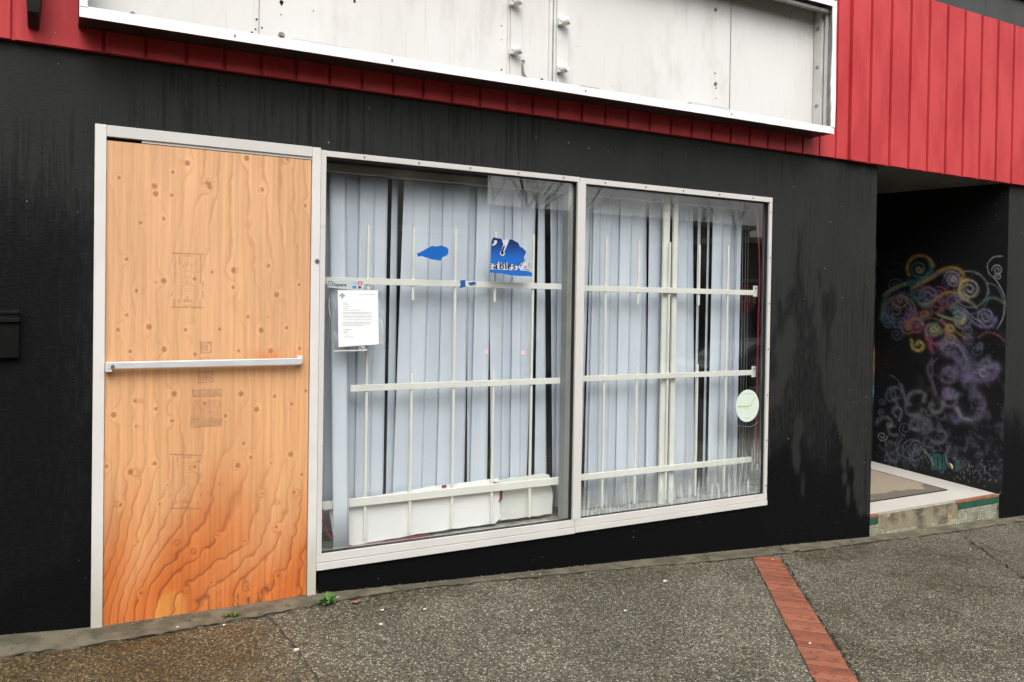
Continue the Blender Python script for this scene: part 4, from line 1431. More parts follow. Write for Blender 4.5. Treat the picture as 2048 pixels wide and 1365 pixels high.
p = at(700, 635, .012)
NOTE = thing('notice_letter', tuple(p), 'white printed letter in a clear plastic sleeve taped to the left pane', 'notice')
o = plate('sleeve', [(668, 583), (762, 583), (768, 640), (771, 680), (770, 700), (667, 702)], .0145, M_SLEEVE, NOTE, th=.0003)
plate('tape', [(668, 701.0), (734, 699.5), (734, 702.2), (668, 703.5)], .0133, M_CLEAR, NOTE, th=.0004)
plate('paper', [(675.6, 581), (755.5, 581), (757.6, 689), (677, 694.5)], .0128, M_WHITE, NOTE, th=.0006)


def textrow(x0, x1, v, h=1.1, seed=0, mat_=M_INK, s=None, Y=.0117):
    r = random.Random(seed); b = mb(); x = x0
    while x < x1:
        w = r.uniform(1.2, 4.5); e = min(x + w, x1)
        q = [at(x, v, Y), at(e, v + (e - x) * .0, Y), at(e, v + h, Y), at(x, v + h, Y)]
        b.plate([(p[0], Y, p[2]) for p in q], (0, -1, 0), .0002)
        x = e + r.uniform(.5, 1.1)
    return b


b = mb()
rows = [(686, 695, 606), (686, 698, 608.5), (686, 700, 613), (686, 697, 617), (686, 721, 620.5), (686, 744, 625), (686, 742, 627.5), (686, 744, 632), (686, 742, 634.5), (690, 743, 639.5),
        (686, 741, 645), (686, 742, 648), (686, 724, 651), (687, 703, 659), (687, 697, 662), (687, 694, 665), (692, 698, 670), (689, 708, 674)]
for i, (a, c, v) in enumerate(rows):
    t_ = textrow(a, c, v, .9, i)
    k = len(b.v); b.v += t_.v; b.f += [[k + i_ for i_ in f] for f in t_.f]
b.build('printed_text', M_INK, NOTE)
textrow(716, 752, 588.5, .9, 40).build('printed_heading', M_INK, NOTE)
b = mb()
for (u, v) in ((684.5, 588.8), (684.5, 595), (681.3, 591.8), (687.7, 591.8)):
    q = [at(u, v - 2.2, .0117), at(u + 2.2, v, .0117), at(u, v + 2.2, .0117), at(u - 2.2, v, .0117)]
    b.plate([(p[0], .0117, p[2]) for p in q], (0, -1, 0), .0002)
b.build('emblem', M_INKD, NOTE)


def text_obj(name, s, p, size, mat_, parent, ext=.0002, offset=0, shear=0, bold=None, up=(0, 0, 1), xs=1.0):
    cu = bpy.data.curves.new(name + '_src', 'FONT'); cu.body = s; cu.size = size; cu.extrude = ext; cu.offset = offset; cu.shear = shear
    o = bpy.data.objects.new(name + '_src', cu); COL.objects.link(o)
    dg = bpy.context.evaluated_depsgraph_get()
    me = bpy.data.meshes.new_from_object(o.evaluated_get(dg))
    bpy.data.objects.remove(o); bpy.data.curves.remove(cu)
    org = world_loc(parent) if parent else Vector(p)
    for v in me.vertices:
        x, y, z = v.co
        v.co = (p[0] + x * xs - org.x, p[1] - z - org.y, p[2] + y - org.z)
    me.materials.clear(); me.materials.append(mat_)
    o = bpy.data.objects.new(name, me); o.location = org
    return put(o, parent)


p = at(690, 571, .013)
PAY = thing('payment_sticker', tuple(p), 'grey card payment sticker strip above the letter on the left pane', 'sticker')
plate('strip', [(654, 561.5), (700, 561), (728, 563.5), (727, 580), (700, 579.5), (656, 575)], .013, M_TABLABEL, PAY, th=.0005)
text_obj('lettering', 'Square', (at(668.3, 572.5)[0], .0122, at(668.3, 572.5)[2]), .0235, M_INKD, PAY, ext=.0001, xs=1.05, offset=.0006)
b = mb(); c0 = at(661.5, 567.5, .012)
s_ = .0115
for (a, c, d, e) in ((-1, 1, .72, 1), (-1, 1, -1, -.72), (-1, -.72, -.72, .72), (.72, 1, -.72, .72), (-.25, .25, -.25, .25)):
    b.box(c0[0] + a * s_, c0[0] + c * s_, .0117, .0122, c0[2] + d * s_, c0[2] + e * s_)
b.build('logo', M_INKD, PAY)
for (u, v, w, h, m_) in ((709.5, 566.5, 3.4, .8, M_LBLUE), (720, 566.5, 4.4, 3.2, M_PINK), (708.8, 574.6, 4.2, 2.6, M_LBLUE), (719.6, 575, 3, 2.4, M_INKD), (720, 566.5, 2, 1.0, M_WHITE), (721, 575, 1.2, 1.2, M_PINK), (708.8, 574.6, 3, .6, M_TABLABEL)):
    Yk = .0122 if w > 2.5 else .0117
    plate('card_mark', [(u - w, v - h), (u + w, v - h), (u + w, v + h), (u - w, v + h)], Yk, m_, PAY, th=.0003)

# blue remains
def blob(name, zc, s, pts): return [(zc[0] + x / s, zc[1] + y / s) for x, y in pts]


px = blob('', (600, 430), 3.413, [(798, 265), (812, 260), (850, 240), (875, 225), (905, 212), (930, 217), (965, 210), (1000, 222), (1013, 235), (1012, 262), (1000, 280), (970, 290), (962, 312), (925, 308), (890, 303), (875, 295), (850, 290), (835, 282), (805, 284)])
o = plate('blue_sticker_remnant', px, .016, M_BLUE, None, th=.0005, jitter=.0008, loc=tuple(at(866, 505, .016)))
tag(o, 'plain blue torn sticker remnant on the left pane, left of the lettered one', 'sticker')

t = NT('blue_gradient_print')
sx_ = t.n('SeparateXYZ'); t.l(t.coord(), sx_.inputs[0])
f = t.ramp(t.math('ADD', sx_.outputs[2], t.math('MULTIPLY', t.noise(15, 4), .03)), 1.72, 1.86)
c = t.mix(f, (.012, .13, .50, 1), (.008, .018, .10, 1))
t.set('Base Color', c).set('Roughness', .3)
M_BGRAD = t.m
S = lambda x, y: (960 + x / 8.533, 460 + y / 8.533)
ST = thing('torn_sticker', tuple(at(1020, 520, .016)), 'torn blue sticker with the letters tables, scraped at the top', 'sticker')
body = [(190, 250), (195, 210), (205, 165), (235, 125), (275, 140), (330, 150), (370, 160), (400, 230), (440, 240), (478, 225), (500, 165), (545, 165), (600, 195), (640, 215), (665, 250), (680, 285), (740, 320), (790, 375),
        (770, 430), (745, 480), (770, 510), (740, 540), (690, 560), (650, 620), (690, 690), (760, 700), (830, 705), (890, 740), (888, 798), (800, 790), (700, 790), (560, 780), (460, 765), (380, 745), (260, 745), (170, 720), (180, 560), (185, 400)]
plate('sticker_body', [S(*q) for q in body], .0165, M_BGRAD, ST, th=.0004, jitter=.0007)
M_SWHITE = simple('sticker_white', (.62, .65, .70, 1), .4)
M_SBLACK = simple('sticker_black', (.01, .01, .012, 1), .35)
plate('lettering_halo', [S(*q) for q in [(175, 575), (300, 590), (320, 540), (360, 540), (370, 600), (415, 600), (420, 545), (465, 545), (465, 610), (560, 590), (640, 620), (650, 650), (620, 690), (560, 690), (450, 685), (180, 675)]], .0158, M_SWHITE, ST, th=.0003, jitter=.0005)
plate('lettering_halo', [S(*q) for q in [(200, 260), (245, 215), (235, 185), (285, 180), (292, 215), (270, 255), (220, 272)]], .0158, M_SWHITE, ST, th=.0003, jitter=.0005)
plate('lettering_halo', [S(*q) for q in [(378, 165), (420, 180), (490, 165), (480, 225), (430, 340), (412, 375), (425, 405), (405, 445), (375, 450), (340, 415), (340, 395), (370, 345), (400, 240), (385, 215)]], .0158, M_SWHITE, ST, th=.0003)
plate('letter_mark', [S(*q) for q in [(402, 275), (428, 275), (395, 370), (408, 400), (380, 432), (350, 400), (362, 372)]], .0152, M_SBLACK, ST, th=.0003)


def strokes_px(lst, w, Y):
    b = mb()
    for P in lst:
        Q = [at(*S(*q), Y) for q in P]
        for i in range(len(Q) - 1):
            a, c = Q[i], Q[i + 1]; d = c - a; L_ = np.linalg.norm(d)
            if L_ < 1e-6: continue
            d = d / L_; n_ = np.array([-d[2], 0, d[0]]); ww = w * (1.25 if abs(d[2]) > .7 else .7) / 2
            a2, c2 = a - d * ww * .5, c + d * ww * .5
            b.plate([(a2 + n_ * ww), (c2 + n_ * ww), (c2 - n_ * ww), (a2 - n_ * ww)], (0, -1, 0), .0003)
    return b


def letter_paths():
    L = []
    L.append([(178, 600), (205, 598)]); L.append([(180, 640), (200, 640)])                       # remains of t
    L.append([(232, 605), (260, 590), (283, 605), (283, 650), (292, 665)]); L.append([(283, 622), (250, 632), (235, 650), (250, 665), (283, 648)])  # a
    L.append([(333, 552), (345, 548), (345, 665)]); L.append([(345, 625), (370, 605), (395, 620), (398, 650), (375, 670), (345, 660)])  # b
    L.append([(425, 552), (440, 548), (440, 660), (455, 665)])                                # l
    L.append([(478, 635), (522, 630), (515, 608), (490, 608), (476, 635), (490, 668), (522, 668)])  # e
    L.append([(600, 612), (575, 605), (558, 620), (585, 640), (600, 660), (575, 680), (552, 672)])  # s
    return L


strokes_px(letter_paths(), .0072, .0152).build('lettering', M_SBLACK, ST)
strokes_px([[(660, 610), (685, 570), (730, 545), (775, 540)], [(690, 625), (705, 590), (740, 565)], [(740, 672), (800, 680), (860, 690)], [(750, 640), (775, 625), (790, 648)], [(815, 605), (860, 603)], [(820, 640), (870, 640)], [(842, 570), (843, 582)]],
           .0050, .0152).build('swirl_mark', M_SBLACK, ST)
plate('swirl_halo', [S(*q) for q in [(655, 620), (690, 560), (745, 535), (800, 545), (800, 575), (850, 580), (880, 610), (880, 650), (860, 700), (760, 690), (700, 690), (670, 660)]], .0162, M_SWHITE, ST, th=.0003, jitter=.0008)

# tape scrap where the top bar meets the middle rod
for i, (pl, m_, lb) in enumerate((([(920, 562), (930, 560), (931, 574), (918, 577), (922, 570)], M_BLUE, 'crumpled blue tape scrap on the top security bar, left pane'),
                  ([(937, 565), (950, 564), (953, 568), (940, 570)], M_BLUE, 'faint blue tape smear right of the crumpled blue scrap'))):
    o = plate('tape_scrap', pl, .0865, m_, None, th=.001, jitter=.001, loc=tuple(at(925, 567, .0865)))
    tag(o, lb, 'tape', 'blue tape scraps on the top bar')

RS = thing('round_sticker', tuple(at(1495, 812, .016)), 'round pale green sticker low at the right end of the window', 'sticker')
c0 = at(1495, 812, .0165); b = mb()
rr = (at(1495, 780, .0165)[2] - at(1495, 844.5, .0165)[2]) / 2
rx = (at(1518, 812, .0165)[0] - at(1472, 812, .0165)[0]) / 2
pl = [(c0[0] + rx * math.cos(2 * math.pi * k / 48), .0165, c0[2] + rr * math.sin(2 * math.pi * k / 48)) for k in range(48)]
mb().plate(pl, (0, -1, 0), .0005).build('disc', simple('pale_green_vinyl', (.66, .74, .64, 1), .4, var=.03), RS)
Z = lambda x, y: (1440 + x / 6.825, 760 + y / 6.825)


def strokes_z(lst, w, Y):
    b = mb()
    for P in lst:
        Q = [at(*Z(*q), Y) for q in P]
        for i in range(len(Q) - 1):
            a, c = Q[i], Q[i + 1]; d = c - a; L_ = np.linalg.norm(d); d = d / L_; n_ = np.array([-d[2], 0, d[0]]) * w / 2
            b.plate([a + n_, c + n_, c - n_, a - n_], (0, -1, 0), .0002)
    return b


strokes_z([[(430, 350), (440, 300), (465, 260), (495, 240)], [(245, 365), (300, 355), (350, 362), (430, 350)], [(250, 375), (330, 368), (400, 366)]], .0045, .0157).build('green_flourish', simple('olive_ink', (.42, .52, .22, 1), .5), RS)
M_SAGE = simple('sage_ink', (.40, .50, .42, 1), .5)
for q_ in ([(300, 200), (340, 188), (400, 188), (460, 200)], [(325, 392), (345, 400), (360, 388), (375, 392), (385, 405), (400, 390)], [(335, 520), (410, 520)]):
    strokes_z([q_], .0028, .0157).build('small_print', M_SAGE, RS)
# hanging thread below round sticker, tab at left
o = strokes_z([[(130, 610), (210, 625), (300, 635), (420, 640), (470, 615), (535, 572)]], .0028, .06).build('string', simple('thread', (.5, .52, .5, 1), .5), None, loc=tuple(at(1490, 852, .06)))
tag(o, 'thin pale string sagging below the round sticker', 'string')
b = mb(); pp = [at(u, v, .03) for u, v in ((661, 587), (659, 600), (658, 613), (660, 628), (659, 660), (658, 694))]
o = b.tube(curve(pp), [.0018] * 8 + [.004] * 18 + [.0012] * 15, 6).build('hanging_tag', simple('tag_yellow', (.62, .63, .42, 1), .5), None, loc=tuple(pp[0]))
tag(o, 'slim yellowish tag hanging left of the printed letter', 'tag')
b = mb(); pp = [at(u, v, .085) for u, v in ((712, 784), (709, 795), (711, 803), (716, 795), (715, 785))]
o = b.tube(curve(pp), .002, 6).build('wire_hook', M_CABLE, None, loc=tuple(pp[0]))
tag(o, 'small wire hook hanging from the left end of the middle bar', 'hook')

# ------------------------------------------------------------------ sign cabinet
SX0, SX1, SD = -.070, 4.490, .205
def sbz(x): return 2.640 + .0060 * (x + .07)
def stz(x): return 3.545 + .004 * x
SIGN = thing('sign_cabinet', (2.2, -.03, 2.65), 'long white sign box with its face removed, mounted on the red fascia', 'sign')
yF, yB = -SD, -.034
b = mb()
th = .012
def slab(b, x0, x1, y0, y1, zf0, zf1):
    b.hexa([(x0, y0, zf0(x0)), (x1, y0, zf0(x1)), (x0, y1, zf0(x0)), (x1, y1, zf0(x1)), (x0, y0, zf1(x0)), (x1, y0, zf1(x1)), (x0, y1, zf1(x0)), (x1, y1, zf1(x1))])
slab(b, SX0, SX1, yF + .004, yB, lambda x: sbz(x), lambda x: sbz(x) + th)
slab(b, SX0, SX0 + th, yF + .004, yB, lambda x: sbz(x) + th, lambda x: stz(x) - th)
slab(b, SX0, SX1, yF + .004, yB, lambda x: stz(x) - th, lambda x: stz(x))
b.build('cabinet_shell', simple('sign_shell_dark', (.022, .018, .017, 1), .5, var=.3, scale=9), SIGN)
b = mb()
slab(b, SX1 - th, SX1, yF + .004, yB, lambda x: sbz(SX1) + th, lambda x: stz(SX1) - th)
b.build('cabinet_side', M_SIGNGREY, SIGN)
b = mb()
slab(b, SX0 + th, SX1 - th, yB - .006, yB, lambda x: sbz(x) + th, lambda x: stz(x) - th)
b.build('back_panel', M_SIGNBACK, SIGN)
# front rim: with small dents
b = mb(); n_ = 60
for i in range(n_):
    x0_ = SX0 + (SX1 - SX0) * i / n_; x1_ = SX0 + (SX1 - SX0) * (i + 1) / n_
    def hh(x): return .043 + .0016 * math.sin(x * 23) * (1 if x > 3 else .2) + .0010 * math.sin(x * 71) * (1 if x > 3 else 0)
    def yy(x): return yF + .0012 * math.sin(x * 5) + (.002 * math.sin(x * 31) if x > 3.2 else 0)
    b.hexa([(x0_, yy(x0_), sbz(x0_) - .004), (x1_, yy(x1_), sbz(x1_) - .004), (x0_, yF + .006, sbz(x0_) - .004), (x1_, yF + .006, sbz(x1_) - .004),
            (x0_, yy(x0_) + .003, sbz(x0_) + hh(x0_)), (x1_, yy(x1_) + .003, sbz(x1_) + hh(x1_)), (x0_, yF + .006, sbz(x0_) + hh(x0_)), (x1_, yF + .006, sbz(x1_) + hh(x1_))])
b.build('front_rim', M_SIGNRIM, SIGN)
b = mb()
slab(b, SX0, SX1, yF + .001, yF + .008, lambda x: stz(x) - .04, lambda x: stz(x))
b.build('front_rim', M_SIGNRIM, SIGN)
b = mb()
slab(b, SX0, SX0 + .03, yF, yF + .007, lambda x: sbz(x) + .04, lambda x: stz(x) - .041)
b.build('front_rim', M_SIGNRIM, SIGN)
b = mb(); n_ = 26; z0_, z1_ = sbz(SX1) + .04, stz(SX1) - .0405
for i in range(n_):
    za, zb_ = z0_ + (z1_ - z0_) * i / n_, z0_ + (z1_ - z0_) * (i + 1) / n_
    wv = lambda z: .036 + .0035 * math.sin(z * 13) + .002 * math.sin(z * 57) * (1 if z < 3.1 else .2)
    ox = lambda z: .004 * math.sin(z * 7)
    b.hexa([(SX1 - wv(za), yF, za), (SX1 + ox(za), yF - .002, za), (SX1 - wv(za), yF + .007, za), (SX1 + ox(za), yF + .007, za),
            (SX1 - wv(zb_), yF, zb_), (SX1 + ox(zb_), yF - .002, zb_), (SX1 - wv(zb_), yF + .007, zb_), (SX1 + ox(zb_), yF + .007, zb_)])
b.build('front_rim', M_SIGNRIM, SIGN)
# angle iron on the inner right side, with bolts
b = mb(); b.box(SX1 - .035, SX1 - .0125, -.115, -.045, sbz(SX1) + .02, stz(SX1) - .03)
b.build('angle_iron', M_SIGNJAMB, SIGN, bevel=.002)
b = mb(); b.box(SX1 - .026, SX1 - .0125, -.150, -.128, sbz(SX1) + .02, stz(SX1) - .03)
b.build('angle_iron', M_SIGNJAMB, SIGN, bevel=.002)
b = mb(); slab(b, 2.0, SX1 - .02, yF + .03, yF + .06, lambda x: stz(x) - .075, lambda x: stz(x) - .055)
b.build('angle_iron', M_SIGNGREY, SIGN, bevel=.002)
XI = SX1 - .035
for v in (58, 135, 212):
    p = at(1634, v, -.08)
    mb().disc((XI, -.08, p[2]), (-1, 0, 0), .013, .004, 14).disc((XI - .004, -.08, p[2]), (-1, 0, 0), .006, .006, 8).build('anchor_bolt', M_SIGNGREY, SIGN)
# panel seams
yS = yB - .0065
for (x, w_) in ((.689, .003), (3.684, .005)):
    b = mb(); slab(b, x, x + w_, yS - .003, yS + .0005, lambda q: sbz(q) + .014, lambda q: stz(q) - .014)
    b.build('panel_seam', M_SIGNGREY, SIGN)
# lamp rails
M_RAIL = simple('lamp_rail_paint', (.72, .71, .68, 1), .45, var=.06, scale=8)
for (x0_, x1_) in ((2.046, 2.115), (2.345, 2.425)):
    b = mb()
    slab(b, x0_, x1_, yS - .022, yS, lambda q: sbz(q) + .014, lambda q: stz(q) - .014)
    slab(b, x0_ - .014, x0_ - .0005, yS - .010, yS, lambda q: sbz(q) + .014, lambda q: stz(q) - .014)
    b.build('lamp_rail', M_RAIL, SIGN, bevel=.002)
b = mb(); slab(b, 2.318, 2.330, yS - .012, yS, lambda q: sbz(q) + .014, lambda q: stz(q) - .014)
b.build('panel_seam', M_SIGNGREY, SIGN)
b = mb(); slab(b, 2.300, 2.3175, yS - .016, yS, lambda q: sbz(q) + .014, lambda q: stz(q) - .014)
b.build('lamp_rail', M_RAIL, SIGN, bevel=.002)
for (u, v, dx) in ((1026, 5, 1), (1026, 103, 1), (1122, 45, 1), (1120, 140, .7)):
    p = at(u, v, yS - .03)
    b = mb()
    b.box(p[0] - .022, p[0] + .012, yS - .050, yS - .0225, p[2] - .02, p[2] + .02)
    b.tube([(p[0], yS - .030, p[2]), (p[0] + .020 * dx, yS - .062, p[2] + .002), (p[0] + .03 * dx, yS - .078, p[2] + .004)], [.021, .024, .021], 14)
    lh = b.build('lamp_holder', M_LAMPH, SIGN, bevel=.003)
    mb().disc((p[0] - .017, yS - .0505, p[2]), (0, -1, 0), .004, .002, 8).build('terminal', M_SCREW, lh)
# cable and holes
pts = [at(u, v, yS - .012) for u, v in ((1046, 123), (1046, 136), (1049, 150), (1056, 158), (1066, 166))]
mb().tube(curve(pts), .0065, 8).build('cable', M_CABLE, SIGN, smooth=True)
for (u, v, r_) in ((1046.5, 124, .011), (1083.5, 161, .011), (265, 28, .010), (563, 5, .010), (563, 71, .016), (1431, 20, .014), (1431, 168, .013), (1430, 147, .005), (1432, 177, .005),
                   (1432, 197, .004), (513, 39, .005), (504, 66, .006), (524, 56, .004), (511, 59, .004), (563, 10, .004), (1583, 25, .005), (1581, 37, .005), (1003, 52, .004), (1003, 80, .003), (1003, 140, .005), (709, 3, .007), (627, 22, .003), (562, 30, .003)):
    p = at(u, v, yS)
    mb().disc((p[0], yS + .0003, p[2]), (0, -1, 0), r_, .0012, 12).build('screw_hole', M_DARK if r_ < .012 else M_SCREW, SIGN)
for (u, v, r_) in ((265, 28, .006), (563, 71, .008), (1431, 20, .007), (1431, 168, .007)):
    p = at(u, v, yS); mb().disc((p[0], yS - .0012, p[2]), (0, -1, 0), r_, .010, 10).build('bolt_end', M_SCREW, SIGN)
# rim bolts
for (x) in (.55, 1.30, 2.45, 3.55):
    mb().disc((x, yF - .0015, sbz(x) + .02), (0, -1, 0), .006, .002, 10).build('rim_bolt', M_SIGNGREY, SIGN)
# frosted clips standing in the foot of the box
for (u0, u1, v0, v1, m_) in ((585, 700, 78, 104, M_CLEAR), (1162, 1198, 172, 190, M_SIGNGREY), (1381, 1455, 205, 228, M_CLEAR)):
    a, c = at(u0, v0, -.12), at(u1, v1, -.12)
    zt_ = at((u0 + u1) / 2, (v0 + v0 + (u1 - u0) * .155) / 2, -.12)[2]
    b = mb()
    b.box(a[0], c[0], -.125, -.12, sbz(a[0]) + .013, zt_).box(a[0], a[0] + .006, -.12, -.06, sbz(a[0]) + .013, zt_)
    b.build('mounting_clip', m_, SIGN)

# ------------------------------------------------------------------ small fixtures on the wall
p0, p1 = at(-6, 622, -.02), at(38, 716, -.02)
WB = thing('mail_box', (p1[0] - .1, 0, p1[2]), 'small black painted letter box on the wall left of the boarded door', 'mailbox')
b = mb(); b.box(p1[0] - .30, p1[0], -.03, -.0005, p1[2], at(38, 645)[2]); b.build('case', M_BOX, WB, bevel=.003)
b = mb(); b.box(p1[0] - .31, p1[0] + .004, -.045, -.0005, at(38, 645)[2] + .001, at(38, 641)[2] + .012).box(p1[0] - .30, p1[0], -.036, -.0005, at(38, 641)[2] + .013, at(38, 622)[2] - .014).box(p1[0] - .31, p1[0] + .002, -.042, -.0005, at(38, 622)[2] - .013, at(38, 622)[2]); b.build('lid', M_BOX, WB, bevel=.002)
BRK = thing('wall_bracket', (-.21, -.05, 2.62), 'black steel bracket arm fixed to the red boards at the top left', 'bracket')
b = mb(); b.box(-.262, -.205, -.17, -.036, 2.70, 3.6); b.build('arm', simple('weathered_black_steel', (.04, .04, .038, 1), .6, var=.5, scale=30, bump=.4), BRK, bevel=.006)
b = mb(); b.hexa([(-.257, -.15, 2.64), (-.215, -.15, 2.64), (-.257, -.036, 2.60), (-.215, -.036, 2.60), (-.262, -.168, 2.6995), (-.206, -.168, 2.6995), (-.262, -.036, 2.6995), (-.206, -.036, 2.6995)])
b.build('foot', M_BLACKP, BRK, bevel=.004)

# ------------------------------------------------------------------ weeds, leaves, chips
def weed(u, v, r, n, label, seed):
    q = gnd(u, v); rr = random.Random(seed)
    T = MB()
    base = Vector((q[0], q[1], gz(q[0], q[1]) + .008))
    for i in range(n):
        a = rr.uniform(0, 2 * math.pi); L = r * rr.uniform(.55, 1.1); rise = rr.uniform(.15, .85)
        d = Vector((math.cos(a), math.sin(a), 0)); s = Vector((-d.y, d.x, 0))
        prev = None; m_ = 7
        for k in range(m_ + 1):
            t = k / m_
            c = base + d * L * t + Vector((0, 0, L * rise * math.sin(t * 2.2) * .8))
            w = L * .2 * math.sin(math.pi * min(1, t * .9 + .08)) * (1.35 if k % 2 else .65)
            cur = (c - s * w + Vector((0, 0, w * .3)), c + s * w + Vector((0, 0, w * .3)), c)
            if prev:
                k0 = len(T.v); T.v += [tuple(x) for x in (prev[0], prev[2], prev[1], cur[0], cur[2], cur[1])]
                T.f += [[k0, k0 + 1, k0 + 4, k0 + 3], [k0 + 1, k0 + 2, k0 + 5, k0 + 4]]
            prev = cur
    o = T.build('weed', M_LEAF, None, loc=tuple(base))
    return tag(o, label, 'weed', 'weeds in the pavement joint')


weed(655, 1210, .058, 26, 'bright green leafy weed in the joint below the white door post', 1)
weed(452, 1238, .024, 12, 'tiny green weed in the joint under the boarded door, leftmost', 2)
weed(470, 1236, .028, 12, 'tiny green weed in the joint, second from the left', 3)
weed(518, 1232, .014, 8, 'speck of green weed in the joint midway to the leafy one', 4)
weed(345, 1252, .010, 6, 'faint green sprout at the left in the joint', 5)


def leaf(u, v, L, mat_, label, a=.4, plane=None):
    if plane is None:
        q = gnd(u, v); c = Vector((q[0], q[1], gz(q[0], q[1]) + .012)); d = Vector((math.cos(a), math.sin(a), 0)); s = Vector((-d.y, d.x, 0)); up = Vector((0, 0, 1))
    else:
        q = atx(u, v, plane); c = Vector(q) - Vector((.004, 0, 0)); d = Vector((0, .5, .85)); s = Vector((0, .85, -.5)); up = Vector((-1, 0, 0))
    pts = []
    for k in range(16):
        t = 2 * math.pi * k / 16
        pts.append(c + d * L * .5 * math.cos(t) + s * L * .22 * math.sin(t) * (1 - .3 * math.cos(t)) + up * L * .08 * math.cos(2 * t))
    o = mb().plate(pts, up, .0012).build('leaf', mat_, None, loc=tuple(c))
    return tag(o, label, 'leaf', 'fallen leaves')


leaf(712, 1208, .05, M_DEADLEAF, 'brown fallen leaf in the joint right of the green weed', .15)
leaf(1903, 932, .055, M_YLEAF, 'yellowish leaf stuck low on the mural wall', plane=XB - .002)
chips = [(765, 1224, .022), (592, 1305, .03), (448, 1254, .018), (850, 1222, .02), (762, 1253, .024), (1330, 1166, .03), (1063, 1225, .02), (1850, 1062, .018), (1941, 1101, .016),
         (675, 1198, .016), (1545, 1122, .013), (1250, 1225, .02), (355, 1258, .015), (1065, 1152, .013), (1080, 1151, .012), (1005, 1157, .010), (1620, 1290, .016)]
for i, (u, v, L) in enumerate(chips):
    q = gnd(u, v); c = Vector((q[0], q[1], gz(q[0], q[1]) + .006)); a = rnd.uniform(0, 3)
    pts = [c + Vector((math.cos(t + a) * L * .5 * (1 if math.cos(t) > 0 else .8), math.sin(t + a) * L * .25, 0)) for t in [2 * math.pi * k / 7 for k in range(7)]]
    o = mb().plate(pts, (0, 0, 1), L * .3).build('stone_chip', M_PEB, None, loc=tuple(c), bevel=L * .05)
    tag(o, 'small pale stone chip lying loose on the pavement', 'chip', 'pale stone chips on the pavement')

# grit and crumbs along the foot of the wall
def grit(name, n, gen, mat_, label):
    r = random.Random(11); b = mb()
    for _ in range(n):
        x, y, sz = gen(r)
        if abs(np.dot(np.array([x, y]) - s0, snv)) < .1 and y < -.15: continue
        z = gz(x, y) + (.012 if y > -.09 else .006)
        k = len(b.v)
        for j in range(5):
            a = 2 * math.pi * j / 5 + r.random()
            b.v.append((x + math.cos(a) * sz * r.uniform(.5, 1), y + math.sin(a) * sz * r.uniform(.35, .7), z))
        b.v.append((x, y, z + sz * r.uniform(.5, 1)))
        for j in range(5): b.f.append([k + j, k + (j + 1) % 5, k + 5])
    o = b.build(name, mat_, None, loc=(2, -.1, 0))
    return tag(o, label, 'grit', kind='stuff')


grit('grit', 900, lambda r: (r.uniform(-.6, 7.5), -abs(r.gauss(0, .045)) - .002, r.uniform(.002, .0065)), simple('grit_mixed', (.26, .23, .16, 1), .8, var=.7, scale=300), 'crumbs of grit and paint gathered along the foot of the wall')
grit('litter_grit', 380, lambda r: (r.uniform(-.4, 6.5), r.uniform(-2.1, -.1), r.uniform(.002, .0055)), simple('grit_pale', (.36, .33, .25, 1), .8, var=.7, scale=200), 'loose small grit scattered over the pavement')

# ------------------------------------------------------------------ across the street (seen in the window reflections)
M_BLD = simple('far_brick', (.10, .085, .07, 1), .8, var=.4, scale=3)
M_BLD2 = simple('far_render', (.16, .16, .15, 1), .8, var=.3, scale=1)
M_FWIN = simple('far_window', (.03, .035, .04, 1), .15)
M_FTRIM = simple('far_trim', (.30, .28, .22, 1), .6)


def far_building(label, x0, x1, y0, y1, z1, mat_, wins):
    T = thing('building', ((x0 + x1) / 2, (y0 + y1) / 2, -1.5), label, 'building', 'low buildings across the street')
    mb().box(x0, x1, y0, y1, -3, z1).build('wall', mat_, T)
    mb().box(x0 - .2, x1 + .2, y0 - .2, y1 + .3, z1 + .001, z1 + .25).build('roof', M_FTRIM, T)
    n = max(1, int((x1 - x0) / 3))
    for i in range(n):
        xa = x0 + (x1 - x0) * (i + .2) / n; xb = x0 + (x1 - x0) * (i + .8) / n
        w = mb().box(xa, xb, y1 + .002, y1 + .06, wins[0], wins[1]).build('window', M_FWIN, T)
        mb().box(xa - .1, xb + .1, y1 + .002, y1 + .12, wins[1] + .001, wins[1] + .15).build('lintel', M_FTRIM, w)
    return T


def mirX(u, v, D): return at(u, v, D)


pL = mirX(977, 352, 17)
far_building('dark brick building across the street, facing the boarded door', -22, pL[0], -24, -17, 7.5, M_BLD, (0.6, 3.4))
pR = mirX(1153, 425, 30)
far_building('long low grey building far across the car park', pL[0] + 3, 34, -36, -30, pR[2] - .25, M_BLD2, (0.6, 2.6))
pr2 = mirX(1490, 475, 24)
far_building('brown shop across the street to the right', 27, 52, -32, -24, pr2[2] - .25, M_BLD, (.3, 2.6))


